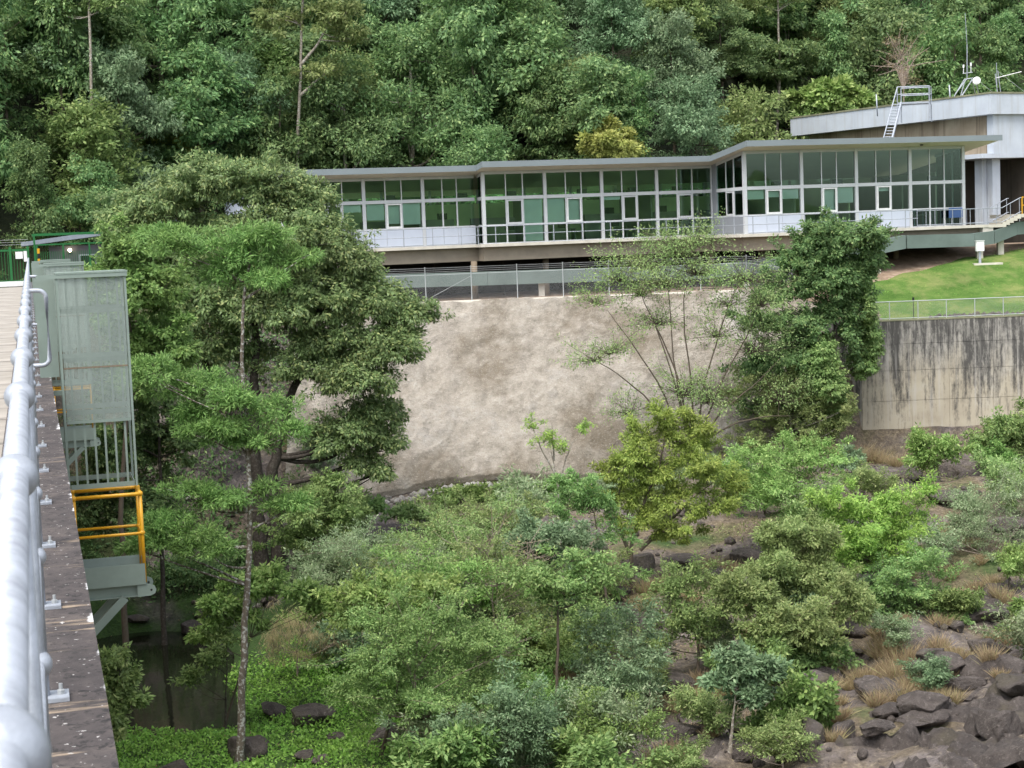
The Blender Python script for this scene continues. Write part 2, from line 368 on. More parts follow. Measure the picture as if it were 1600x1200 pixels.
def rock(name, c1, c2, c3):
    b = NB(name); v = b.pos(); n1 = b.noise(v, 1.5, 9, 0.75, 0.5); n2 = b.noise(v, 6, 8, 0.75); n3 = b.noise(v, 0.7, 3); oi = b.n('ObjectInfo')
    c = b.ramp(n1, [(0.3, c1), (0.55, c2), (0.72, c3)])
    c = b.mix(b.math('MULTIPLY', b.mask(n2, 0.55, 0.68), 0.7), c, tuple(min(1, x * 1.7) for x in c3[:3]) + (1,))
    c = b.mix(b.mask(n2, 0.42, 0.3), c, tuple(x * 0.5 for x in c1[:3]) + (1,))
    c = b.mix(b.math('MULTIPLY', b.mask(n3, 0.55, 0.65), 0.5), c, (0.17, 0.15, 0.09, 1))
    c = b.mix(b.math('MULTIPLY', oi.outputs['Random'], 0.45), c, c1)
    return b.done(b.bsdf(c, 0.85, bump=b.math('ADD', n2, b.math('MULTIPLY', n1, 2.0)), bump_d=0.16, bump_s=1.0))
M['rock'] = rock('purple_grey_basalt', (0.06, 0.05, 0.046, 1), (0.14, 0.118, 0.106, 1), (0.24, 0.21, 0.19, 1))
M['rock_pale'] = rock('pale_granite', (0.24, 0.22, 0.2, 1), (0.42, 0.4, 0.37, 1), (0.55, 0.54, 0.52, 1))
def ground():
    b = NB('valley_ground'); v = b.pos(); sp = b.n('SeparateXYZ'); b.l(v, sp.inputs[0]); n1 = b.noise(v, 0.22, 6, 0.6); n2 = b.noise(v, 1.1, 8, 0.7, 0.5); n3 = b.noise(v, 6, 6, 0.7)
    rockc = b.ramp(n2, [(0.3, (0.045, 0.04, 0.04, 1)), (0.5, (0.115, 0.098, 0.094, 1)), (0.7, (0.24, 0.21, 0.2, 1))])
    rockc = b.mix(b.math('MULTIPLY', b.mask(n3, 0.55, 0.66), 0.7), rockc, (0.3, 0.26, 0.2, 1))
    rockc = b.mix(b.mask(n3, 0.42, 0.3), rockc, (0.03, 0.026, 0.025, 1))
    dirt = b.ramp(n3, [(0.3, (0.06, 0.048, 0.03, 1)), (0.5, (0.16, 0.125, 0.08, 1)), (0.7, (0.28, 0.23, 0.15, 1))])
    green = b.ramp(n3, [(0.3, (0.02, 0.045, 0.01, 1)), (0.7, (0.06, 0.12, 0.025, 1))])
    c = b.mix(b.mask(n1, 0.42, 0.58), rockc, dirt)
    left = b.math('MULTIPLY', b.mask(sp.outputs[0], 6.0, -6.0), b.mask(sp.outputs[1], 80, 72))                # greener to the left of the river bed
    c = b.mix(b.mask(b.math('ADD', b.math('MULTIPLY', left, 0.3), n1), 0.55, 0.72), c, green)
    hill = b.math('MAXIMUM', b.mask(sp.outputs[1], 108, 114), b.math('MULTIPLY', b.mask(sp.outputs[1], 80, 88), b.mask(sp.outputs[0], -14, -20)))
    c = b.mix(hill, c, b.ramp(n2, [(0.3, (0.012, 0.018, 0.008, 1)), (0.7, (0.035, 0.045, 0.018, 1))]))
    return b.done(b.bsdf(c, 0.95, bump=b.math('ADD', n3, b.math('MULTIPLY', n2, 2)), bump_d=0.15, bump_s=0.8))
M['ground'] = ground()
def lawn():
    b = NB('mown_lawn'); v = b.pos(); n1 = b.noise(v, 0.4, 8, 0.7); n2 = b.noise(v, 6, 8, 0.75); n4 = b.noise(b.pos((1.0, 0.3, 1)), 0.9, 5, 0.6)
    c = b.ramp(n1, [(0.36, (0.06, 0.125, 0.024, 1)), (0.5, (0.1, 0.18, 0.04, 1)), (0.62, (0.19, 0.23, 0.075, 1))])
    c = b.mix(b.math('MULTIPLY', b.mask(n4, 0.52, 0.66), 0.6), c, (0.2, 0.22, 0.085, 1))
    c = b.mix(b.mask(n2, 0.56, 0.7), c, (0.05, 0.1, 0.02, 1))
    c = b.mix(b.math('MULTIPLY', b.mask(n2, 0.42, 0.3), 0.7), c, (0.22, 0.27, 0.1, 1))
    return b.done(b.bsdf(c, 0.95, bump=n2, bump_d=0.12, bump_s=1.0, spec=0.1))
M['lawn'] = lawn()
def soil():
    b = NB('bare_soil'); v = b.pos(); n2 = b.noise(v, 1.3, 8, 0.7)
    c = b.ramp(n2, [(0.3, (0.13, 0.09, 0.06, 1)), (0.55, (0.26, 0.19, 0.135, 1)), (0.75, (0.4, 0.34, 0.27, 1))])
    return b.done(b.bsdf(c, 0.95, bump=n2, bump_d=0.1))
M['soil'] = soil()
def facia_conc(name, c1, c2, stain, vert):
    b = NB(name); v = b.coord(); n1 = b.noise(v, 0.6, 6); run = b.noise(b.coord('Object', (1.5, 1.5, vert)), 1.3, 6, 0.7)
    c = b.mix(b.mask(run, 0.5, 0.68), b.ramp(n1, [(0.3, c1), (0.7, c2)]), stain)
    return b.done(b.bsdf(c, 0.8, bump=n1, bump_d=0.01))
M['big_fascia'] = facia_conc('grey_blue_concrete', (0.42, 0.46, 0.52, 1), (0.52, 0.57, 0.63, 1), (0.4, 0.42, 0.44, 1), 0.1)
M['big_wall'] = facia_conc('tan_stained_concrete', (0.3, 0.24, 0.17, 1), (0.44, 0.37, 0.28, 1), (0.17, 0.13, 0.09, 1), 0.08)
M['dark_wall'] = facia_conc('dark_brown_block', (0.05, 0.042, 0.034, 1), (0.09, 0.075, 0.06, 1), (0.03, 0.025, 0.02, 1), 0.1)
M['lichen'] = plain('mossy_coping', (0.2, 0.2, 0.13, 1), 0.9, 0, 0.4, 1.2)
lg = NB('lit_lamp'); em = lg.n('Emission'); em.inputs[0].default_value = (1, 0.85, 0.6, 1); em.inputs[1].default_value = 6.0; M['lamp_glow'] = lg.done(em.outputs[0])

# ------------------------------------------------------------------ terrain
def hz(X, Y):
    X = np.asarray(X, float); Y = np.asarray(Y, float)
    bed = -16.8 + 3.6 * np.clip((Y - 57) / 29, 0, 1) + 1.5 * sm((X - 2) / 14)
    low = sm((-8 - X) / 4) * sm((80 - Y) / 6) * sm((Y - 54.5) / 5)
    bed = bed - 1.0 * low
    rough = 0.35 + 0.5 * sm((X - 0) / 10)
    wl = sm((X - 15) / 4) * sm((Y - 78) / 6)
    bed = bed - 1.15 * wl
    bed = bed + rough * (1 - 0.7 * low) * (1 - 0.75 * wl) * (fbm(X * 0.35, Y * 0.35, 3, 4))
    e = ((X + 16.2) / 4.6) ** 2 + ((Y - 66) / 8.2) ** 2
    bed = bed - 1.5 * sm((1.25 - e) / 0.9)
    toe = np.interp(X, [-40, -24, -15, -3, 15, 18.4, 19], [74, 76, 79, 86, 87, 89.7, 90.3])
    top = np.interp(X, [-40, -24, -15, -6, 15, 18.4, 19], [84, 84, 89.5, 95, 95, 91.4, 90.8])
    zt = np.interp(X, [-26, -18, -8, 15, 18.6], [-2.0, -2.4, -3.9, -3.9, -5.8])
    up = zt + sm((X - 15) / 4) * 0.235 * np.clip(Y - 91, 0, 16)
    t = np.clip((Y - toe) / (top - toe), 0, 1)
    z = bed * (1 - t) + up * t
    z = z + 0.9 * fbm(X * 0.3, Y * 0.3, 9, 3) * sm((-6 - X) / 8) * np.sin(np.pi * t)
    yh = np.interp(X, [-60, -40, -28, -16, 10, 15, 22, 60], [92, 95, 100, 113, 113, 117, 134, 134])
    dh = np.clip(Y - yh, 0, None)
    z = z + dh * 0.85 * sm(dh / 5 + 0.2) + sm(dh / 10) * 2.0 * fbm(X * 0.1, Y * 0.1, 21, 3)
    return z
def hz1(x, y): return float(hzb(np.array([x]), np.array([y]))[0])
def hzb(X, Y):                                          # top of the ground or of the bedrock where that stands above it
    X = np.asarray(X, float); Y = np.asarray(Y, float); a = hz(X, Y)
    return np.where((X > -1) & (X < 25.9) & (Y > 44) & (Y < 87.8), np.maximum(a, bedrock(X, Y)), a)
def grid(xs, ys, zf):
    X, Y = np.meshgrid(xs, ys); Z = zf(X, Y)
    V = np.stack([X, Y, Z], -1).reshape(-1, 3); nx = len(xs); ny = len(ys)
    i = np.arange(ny - 1)[:, None] * nx + np.arange(nx - 1)[None, :]
    return V, np.stack([i, i + 1, i + nx + 1, i + nx], -1).reshape(-1, 4)
xs = np.concatenate([np.arange(-160, -46, 6.0), np.arange(-46, 46, 0.5), np.arange(46, 170, 6.0)])
ys = np.concatenate([np.arange(-40, 40, 5.0), np.arange(40, 118, 0.5), np.arange(118, 330, 3.0)])
link('ground', new_mesh('ground', *grid(xs, ys, hz), smooth=True), M['ground'], kind='structure')
# unseen forest slope added behind the camera, shaped for facade light and window reflections
V, F = grid(np.arange(-220, 221, 3.0), np.arange(-200, -34, 2.5), lambda X, Y: -18 + np.clip(-42 - Y, 0, None) * 0.33 + 9 * fbm(X * 0.05, Y * 0.05, 5, 4) * sm((-40 - Y) / 30) + 7 * fbm(X * 0.16, Y * 0.16, 6, 3) * sm((-42 - Y) / 10))
bh = NB('unseen_forest_slope'); nn = bh.noise(bh.pos(), 0.16, 9, 0.75)
M['unseen_forest'] = bh.done(bh.bsdf(bh.ramp(nn, [(0.3, (0.03, 0.055, 0.022, 1)), (0.7, (0.19, 0.26, 0.1, 1))]), 0.95, bump=nn, bump_d=2.0))
link('hill', new_mesh('hill', V, F, True), M['unseen_forest'], kind='structure')
link('water', new_mesh('water', [(-26, 52, -17.0), (-9, 52, -17.0), (-9, 77, -17.0), (-26, 77, -17.0)], [(0, 1, 2, 3)]), M['water'], kind='structure')
# sprayed concrete face
def face(ts, xs_):
    X, T = np.meshgrid(xs_, ts)
    toe = np.interp(X, [-40, -24, -15, -3, 15, 18.4], [74, 76, 79, 86, 87, 89.7]); top = np.interp(X, [-40, -24, -15, -6, 15, 18.4], [84, 84, 89.5, 95, 95, 91.4])
    Y = toe + (top - toe) * T
    Z = hz(X, Y); d = 0.42 + 0.5 * fbm(X * 0.22, T * 3.0, 31, 3) * np.sin(np.pi * np.clip(T, 0, 1)) + 0.26 * fbm(X * 0.9, T * 9, 35, 4) + 0.13 * fbm(X * 3.1, T * 30, 36, 4)
    d = np.where(T < 0.02, -0.3, d); d = np.where(T > 0.985, 0.02, d)
    V = np.stack([X, Y - d * 0.72, Z + d * 0.69], -1).reshape(-1, 3); nx = len(xs_); ny = len(ts)
    i = np.arange(ny - 1)[:, None] * nx + np.arange(nx - 1)[None, :]
    return V, np.stack([i, i + 1, i + nx + 1, i + nx], -1).reshape(-1, 4)
V, F = face(np.linspace(-0.01, 1.0, 110), np.linspace(-11.5, 17.6, 260))
link('embankment', new_mesh('embankment', V, F, True), M['shotcrete'], kind='structure')
def worley(X, Y, s):
    ix = np.floor(X).astype(np.int64); iy = np.floor(Y).astype(np.int64); f1 = np.full(X.shape, 9.0); f2 = f1.copy(); idh = np.zeros(X.shape); tx = idh.copy(); ty = idh.copy()
    for a in (-1, 0, 1):
        for c in (-1, 0, 1):
            cx, cy = ix + a, iy + c; dx = X - cx - 0.1 - .8 * hash2(cx, cy, s); dy = Y - cy - 0.1 - .8 * hash2(cx, cy, s + 1); d = np.hypot(dx, dy); nw = d < f1
            f2 = np.where(nw, f1, np.minimum(f2, d)); idh = np.where(nw, hash2(cx, cy, s + 2), idh); tx = np.where(nw, dx * (hash2(cx, cy, s + 3) - .5), tx); ty = np.where(nw, dy * (hash2(cx, cy, s + 4) - .5), ty); f1 = np.where(nw, d, f1)
    return f1, f2, idh, tx, ty
def bedrock(X, Y):
    wx = X + .5 * fbm(X * .6, Y * .6, 71, 3); wy = Y + .5 * fbm(X * .6, Y * .6, 72, 3); z = 0
    for sc, am, s in ((0.42, .8, 80), (1.1, .34, 90)):
        f1, f2, h, tx, ty = worley(wx * sc, wy * sc * 1.25, s); e = np.clip((f2 - f1) / .22, 0, 1)
        z = z + am * ((h - .45) + 1.1 * (tx + ty)) * (.35 + .65 * e ** .5) - am * .45 * (1 - e) ** 2
    m = sm((X - 1.5) / 5 + fbm(X * .25, Y * .25, 73, 3) * 1.2) * sm((56 - Y) / 10 + (X - 8) / 9 + .2 + fbm(X * .3, Y * .3, 74, 3)) + sm((Y - 76) / 4) * sm((X - 14) / 4) * sm((86 - Y) / 3) * .8
    return hz(X, Y) + np.where(m > .02, -.45 + np.clip(m, 0, 1) * (.45 + z), -.6) + .05 * fbm(X * 3, Y * 3, 75, 3)
link('bedrock', new_mesh('bedrock', *grid(np.arange(-1, 26, .17), np.arange(44, 88, .19), bedrock), smooth=False), M['rock'], kind='structure')
# bare earth under the building, lawn behind the retaining wall
def sheet(name, xs_, ys_, m, lift, rag=0.0):
    V, F = grid(xs_, ys_, lambda X, Y: hz(X, Y) + lift)
    return link(name, new_mesh(name, V, F, True), m, kind='structure')
sheet('bare_earth', np.linspace(-14, 60, 75), np.linspace(94.6, 114, 40), M['soil'], 0.03)
def lawn_mesh():
    us = np.linspace(0, 1, 50); xs_ = np.linspace(19.2, 60, 70)
    X, U = np.meshgrid(xs_, us)
    yb = np.interp(X, [19, 23, 27, 32, 36, 60], [98.3, 100.2, 103.2, 105.8, 106.5, 107]) + 0.8 * fbm(X * 0.8, X * 0, 3, 3)
    Y = 90.9 + (yb - 90.9) * U; Z = hz(X, Y) + 0.07 * np.minimum(1, (1 - U) * 20) + 0.02
    V = np.stack([X, Y, Z], -1).reshape(-1, 3); nx = 70
    i = np.arange(49)[:, None] * nx + np.arange(69)[None, :]
    return V, np.stack([i, i + 1, i + nx + 1, i + nx], -1).reshape(-1, 4)
link('lawn', new_mesh('lawn', *lawn_mesh(), smooth=True), M['lawn'], kind='structure')

# ------------------------------------------------------------------ dam crest (local frame: x right of the eye line, y along the crest, z up from the eye)
RZ = -DAZ
dam = thing('dam_wall', 'concrete dam crest with a dark stained kerb and pale deck running away on the left', 'dam', rz=RZ)
MB().box(-0.30, 0.165, -6, 88, -2.4, -1.56).build('kerb', M['kerb'], dam)
MB().box(-5.0, 0.14, -6, 88, -24, -2.402).build('wall', M['big_wall'], dam)
k = 0; y = -6.0
slab_me = MB().box(-4.6, -0.302, 0.02, 4.78, -2.35, -1.74).mesh('slab')
while y < 84:
    link('slab', slab_me, M['deck'], dam, loc=(0, y, 0.004 * ((k * 7) % 3))); y += 4.8; k += 1
MB().box(-5.0, -4.602, -6, 88, -2.4, -1.4).build('kerb', M['deck'], dam)
rail = thing('guard_rail', 'galvanised ball jointed guard rail bolted along the dam crest kerb', 'guard rail', rz=RZ)
RX = -0.045
yf = [(1.19 + 1.5 * n) / 0.9602 for n in range(-2, 55)]
top_z, mid_z = -0.365, -1.055
MB().tube([(RX, -3, top_z), (RX, 86, top_z)], 0.0225, 20).build('top_rail', M['galv'], rail, True)
MB().tube([(RX, -3, mid_z), (RX, 86, mid_z)], 0.019, 14).build('mid_rail', M['galv'], rail, True)
post_me = MB().tube([(0, 0, -1.545), (0, 0, top_z)], 0.021, 12).mesh('post', True)
ballN = MB().ball((0, 0, 0), 0.0385, 28, 18).mesh('ball', True); ballF = MB().ball((0, 0, 0), 0.0385, 12, 8).mesh('ball', True)
plate_me = MB().box(-0.05, 0.085, -0.06, 0.06, -1.559, -1.545).mesh('base_plate')
bolt_me = MB().tube([(0.058, 0, -1.546), (0.058, 0, -1.53), (0.058, 0, -1.528)], [0.014, 0.014, 0.008], 6).tube([(0.058, 0, -1.53), (0.058, 0, -1.508)], 0.007, 8).mesh('bolt')
for i, y in enumerate(yf):
    p = link('post', post_me, M['galv'], rail, loc=(RX, y, 0))
    for z in (top_z, mid_z): link('ball', ballN if i < 9 else ballF, M['galv'], p, loc=(0, 0, z))
    link('base_plate', plate_me, M['galv'], p)
    if i < 30: link('bolt', bolt_me, M['wire'], p)
# grab hoops either side of the ladder gate
for y in (15.9, 24.8):
    pts = [(0.0, 0, top_z)]
    for a in np.linspace(90, 0, 6): pts.append((0.10 + 0.07 * math.cos(math.radians(a)), 0, top_z - 0.07 + 0.07 * math.sin(math.radians(a))))
    for a in np.linspace(0, -90, 6): pts.append((0.10 + 0.07 * math.cos(math.radians(a)), 0, mid_z + 0.07 + 0.07 * math.sin(math.radians(a))))
    pts.append((0, 0, mid_z))
    MB().tube([(RX + a, y + b, c) for a, b, c in pts], 0.021, 10).build('grab_hoop', M['galv'], rail, True)

def access_cage(y, label, n_det=True):
    c = thing('ladder_cage', label, 'ladder cage', rz=RZ, loc=(-math.sin(RZ) * y, math.cos(RZ) * y, 0), group='caged access ladders down the dam face')
    x0, x1, dpt = 0.30, 1.11, 0.85
    zt, zm, zb = -0.30, -2.12, -2.95
    for (px_, py_) in ((x0, 0), (x1, 0), (x0, dpt), (x1, dpt)):
        MB().box(px_ - 0.014, px_ + 0.014, py_ - 0.014, py_ + 0.014, zb, zt).build('post', M['grey_green'], c)
    MB().box(x0 + 0.022, x1 - 0.022, -0.004, 0.004, zm, zt - 0.05).build('mesh_panel', M['perf'], c)
    MB().box(x1 - 0.004, x1 + 0.004, 0.022, dpt - 0.022, zm, zt - 0.05).build('mesh_panel', M['perf'], c)
    MB().box(x0 - 0.01, x1 + 0.035, -0.035, dpt + 0.03, zt, zt + 0.02).build('roof_sheet', M['grey_green'], c)
    MB().box(x0 + 0.022, x1 - 0.022, -0.007, -0.0045, -1.46, -1.44).build('seam', M['column'], c)
    f = MB(); f2 = MB()
    f.box(x0 - 0.24, x1 + 0.03, -0.03, -0.006, zt - 0.05, zt - 0.002)
    f2.box(x0 + 0.022, x1 - 0.022, -0.012, -0.005, zm - 0.015, zm + 0.025)
    f.build('rail', M['grey_green'], c); f2.build('rail', M['grey_green'], c)
    MB().box(x0 - 0.26, x0 - 0.03, 0.2, 0.23, -1.56, zt - 0.05).build('door', M['grey_green'], c)
    strap = MB().box(-0.013, 0.013, -0.003, 0.003, zb, zt - 0.06).mesh('strap')
    for i in range(6):
        link('strap', strap, M['grey_green'], c, loc=(x0 + 0.04 + (x1 - x0 - 0.08) * (i + 0.5) / 6, 0.02, 0))
    hoop = MB().box(x0 + 0.022, x1 - 0.022, 0.004, 0.012, -0.03, 0.03).box(x1 - 0.03, x1 - 0.022, 0.024, dpt - 0.022, -0.03, 0.03).box(x0 + 0.022, x1 - 0.022, dpt - 0.012, dpt - 0.004, -0.03, 0.03).mesh('hoop')
    for z in (-0.75, -1.35, -2.0, -2.92): link('hoop', hoop, M['grey_green'], c, loc=(0, 0, z))
    for z in (-1.75, -2.6): MB().bar((0.15, 0.1, z), (x0, 0.1, z), 0.06, 0.06).build('bracket', M['grey_green'], c)
    return c
def platform(y, label):
    c = thing('inspection_platform', label, 'platform', rz=RZ, loc=(-math.sin(RZ) * y, math.cos(RZ) * y, 0), group='yellow railed platforms below the ladder cages')
    x0, x1, d0, d1 = 0.335, 1.13, -0.2, 0.42
    tr = MB()
    zt, zf = -3.90, -4.06
    tr.box(x0 - 0.14, x1, d0 - 0.008, d0, zf - 0.10, zt); tr.box(x0 - 0.14, x1, d1, d1 + 0.008, zf - 0.10, zt); tr.box(x1, x1 + 0.008, d0 - 0.008, d1 + 0.008, zf - 0.10, zt)
    tr.build('toe_board', M['grey_green'], c)
    MB().box(x0 - 0.14, x1 - 0.003, d0 + 0.003, d1 - 0.003, zf - 0.03, zf).build('floor_grating', M['galv'], c)
    for dd in (d0 + 0.06, d1 - 0.06):
        b = MB(); b.box(0.15, x1 - 0.02, dd - 0.04, dd + 0.04, zf - 0.115, zf - 0.103).box(0.15, x1 - 0.02, dd - 0.04, dd + 0.04, zf - 0.252, zf - 0.24).box(0.15, x1 - 0.02, dd - 0.004, dd + 0.004, zf - 0.238, zf - 0.117)
        b.build('beam', M['grey_green'], c)
        pl = MB(); poly = [(x1 - 0.1, zf - 0.256), (x1 + 0.06, zf - 0.25), (x1 + 0.115, zf - 0.225), (x1 + 0.13, zf - 0.18), (x1 + 0.115, zf - 0.135), (x1 + 0.07, zf - 0.11), (x1 - 0.1, zf - 0.101)]
        n = len(poly); V = [(a, dd - 0.055, z) for a, z in poly] + [(a, dd - 0.043, z) for a, z in poly]
        pl.add(V, [tuple(range(n)), tuple(range(2 * n - 1, n - 1, -1))] + [(i, i + n, (i + 1) % n + n, (i + 1) % n) for i in range(n)])
        gp = pl.build('gusset_plate', M['grey_green'], c)
        MB().tube([(x1 + 0.07, dd - 0.057, zf - 0.18), (x1 + 0.07, dd - 0.054, zf - 0.18)], 0.014, 10).build('bolt_hole', M['black'], gp)
        MB().bar((0.17, dd, zf - 0.95), (x1 - 0.25, dd, zf - 0.256), 0.08, 0.1).build('brace', M['grey_green'], c)
    zr, zm = -3.03, -3.52
    for z, r in ((zr, 0.024), (zm, 0.019)):
        pts = [(x0 - 0.12, d0, z), (x1 - 0.05, d0, z)] + [(x1 - 0.05 + 0.05 * math.sin(a), d0 + 0.05 - 0.05 * math.cos(a), z) for a in np.linspace(0.3, 1.57, 4)]
        pts += [(x1, d1 - 0.05, z)] + [(x1 - 0.05 + 0.05 * math.cos(a), d1 - 0.05 + 0.05 * math.sin(a), z) for a in np.linspace(0.3, 1.57, 4)] + [(x0 - 0.06, d1, z)]
        MB().tube(pts, r, 10).build('top_rail' if z == zr else 'mid_rail', M['yellow'], c, True)
    for a, b in ((x0, d0), (x1, d0 + 0.03), (x0, d1), (x1, d1 - 0.03)):
        po = MB().tube([(a, b, zf - 0.08), (a, b, zr)], 0.024, 10).build('post', M['yellow'], c, True)
        for z in (zr, zm): MB().ball((a, b, z), 0.037, 12, 8).build('ball_joint', M['yellow'], po, True)
    return c
access_cage(21.0, 'nearest grey green perforated ladder cage hanging off the dam crest')
access_cage(37.5, 'second grey green ladder cage, half hidden behind the nearest one')
access_cage(50.0, 'farthest grey green ladder cage, only its roof corner showing beyond the others')
platform(21.0, 'yellow railed platform with grey tray under the nearest ladder cage')
platform(37.5, 'yellow railed platform partly hidden behind the nearest ladder cage')

# ------------------------------------------------------------------ end of the dam: green gate, fence, kiosk
def at_dam(x, y, z): return (x * math.cos(RZ) - y * math.sin(RZ), x * math.sin(RZ) + y * math.cos(RZ), z)
g = thing('metal_gate', 'green steel mesh gate closing the far end of the dam deck', 'gate', at_dam(-2.6, 86.5, -1.72), RZ)
for x in (-2.2, 0.35, 1.7, 2.55): MB().box(x - 0.06, x + 0.06, -0.06, 0.06, 0, 1.95).build('gate_post', M['green_paint'], g)
for z in (0.25, 1.78): MB().box(-2.13, 2.6, -0.03, 0.03, z - 0.05, z + 0.05).build('rail', M['green_paint'], g)
bar = MB().box(-0.012, 0.012, -0.012, 0.012, 0.3, 1.73).mesh('gate_bar')
for i in range(32): link('gate_bar', bar, M['green_paint'], g, loc=(-2.05 + i * 0.145, 0, 0))
sg = MB().box(1.95, 2.3, -0.09, -0.07, 1.35, 1.7).build('notice_board', M['white_paint'], g)
MB().box(2.34, 2.5, -0.085, -0.072, 1.2, 1.72).build('notice_board', M['white_paint'], g)
MB().box(-2.2, 2.4, -0.5, -0.35, 0.0, 0.25).build('kerb_board', M['white_paint'], g)
for i in range(3): MB().tube([(-2.6, 0, 2.05 + 0.12 * i), (2.6, 0, 2.05 + 0.12 * i)], 0.006, 4).build('barbed_wire', M['wire'], g)
c0 = at_dam(0.45, 85.6, -1.9)
mk = thing('marker_post', 'narrow yellow and black hazard post at the dam end of the guard rail', 'post', c0, RZ)
for i in range(8): MB().box(-0.06, 0.06, -0.03, 0.03, 0.25 * i, 0.25 * i + 0.248).build('band', M['yellow'] if i % 2 else M['black'], mk)
gf = thing('security_fence', 'green mesh security fence between the dam gate and the grey kiosk', 'fence', at_dam(0.4, 88.5, -1.8), RZ)
for i in range(4): MB().box(i * 1.3 - 0.04, i * 1.3 + 0.04, -0.04, 0.04, -0.3, 2.1).build('post', M['green_paint'], gf)
for z in (0.9, 2.05): MB().box(0.04, 3.86, -0.03, 0.03, z, z + 0.07).build('rail', M['green_paint'], gf)
for i in range(36): link('gate_bar', bar, M['green_paint'], gf, loc=(0.08 + i * 0.105, 0, 0))
MB().box(-0.2, 4.4, 2.2, 2.3, 2.55, 2.68).build('top_beam', M['green_paint'], gf)
for x in (-0.1, 4.2): MB().box(x - 0.05, x + 0.05, 2.2, 2.3, -0.5, 2.548).build('post', M['green_paint'], gf)
kp = P(108, 420, 91)
ki = thing('kiosk', 'small grey gatehouse with sloping flat roof and a lit lamp beside the dam gate', 'building', (kp[0], kp[1], -1.75), math.radians(14))
MB().box(-1.0, 4.5, 0, 4, -0.6, 1.95).build('wall', plain('kiosk_wall', (0.16, 0.155, 0.17, 1), 0.8), ki)
rf = MB(); rf.add([(-2.4, -0.9, 2.0), (6, -0.9, 2.85), (6, 5, 2.85), (-2.4, 5, 2.0), (-2.4, -0.9, 2.22), (6, -0.9, 3.15), (6, 5, 3.15), (-2.4, 5, 2.22)], [(0, 3, 2, 1), (4, 5, 6, 7), (0, 1, 5, 4), (1, 2, 6, 5), (2, 3, 7, 6), (3, 0, 4, 7)])
rf.build('roof', plain('kiosk_roof', (0.22, 0.25, 0.29, 1), 0.5), ki)
MB().box(0.55, 1.5, -0.05, -0.002, -0.4, 1.45).build('door_frame', M['frame'], ki)
MB().box(0.63, 1.42, -0.06, -0.052, -0.4, 1.38).build('door', M['under'], ki)
MB().ball((0.1, -0.22, 1.7), 0.10).build('lamp', M['lamp_glow'], ki, True)
MB().box(0.02, 0.18, -0.12, -0.002, 1.55, 1.66).build('lamp_bracket', M['black'], ki)

# ------------------------------------------------------------------ glass office building (local frame: x along the front, y inwards, z up from the balcony deck)
BYAW = math.radians(17)
BO = P(758, 381.5, 100.0)
ce, se = math.cos(BYAW), math.sin(BYAW)
def bx(px, py, yl):                                      # x on the plane y=yl of the building seen at a pixel
    r = ray(px, py); A = (-se * BO[0] + ce * BO[1]) + yl
    t = A / (-se * r[0] + ce * r[1]); p = r * t - BO
    return ce * p[0] + se * p[1], p[2]
def bw(x, y, z): return (BO[0] + ce * x - se * y, BO[1] + se * x + ce * y, BO[2] + z)
W2 = bx(1113, 300, 0)[0]
lo, hi = 1.0, 9.0
for _ in range(40):
    mid = (lo + hi) / 2
    if bx(1164, 300, -mid)[0] > W2: lo = mid
    else: hi = mid
L23 = lo
lo, hi = 0.3, 5.0
for _ in range(40):
    mid = (lo + hi) / 2
    if bx(746, 300, mid)[0] < 0: lo = mid
    else: hi = mid
L12 = min(max(lo, 1.0), 2.2)
OV = 1.7
RS = 0.13
ZR = bx(930, 248.3, -OV)[1] - RS * OV                    # roof top height at y=0
def rtop(y): return ZR - RS * y
print('building', W2, L23, L12, ZR)
off = thing('office_building', 'long glass fronted office with stepped skillion roof and balcony above the pale slope', 'building', tuple(BO), BYAW)
W1a = bx(380, 330, L12)[0]
W3b = bx(1505, 300, -L23)[0]
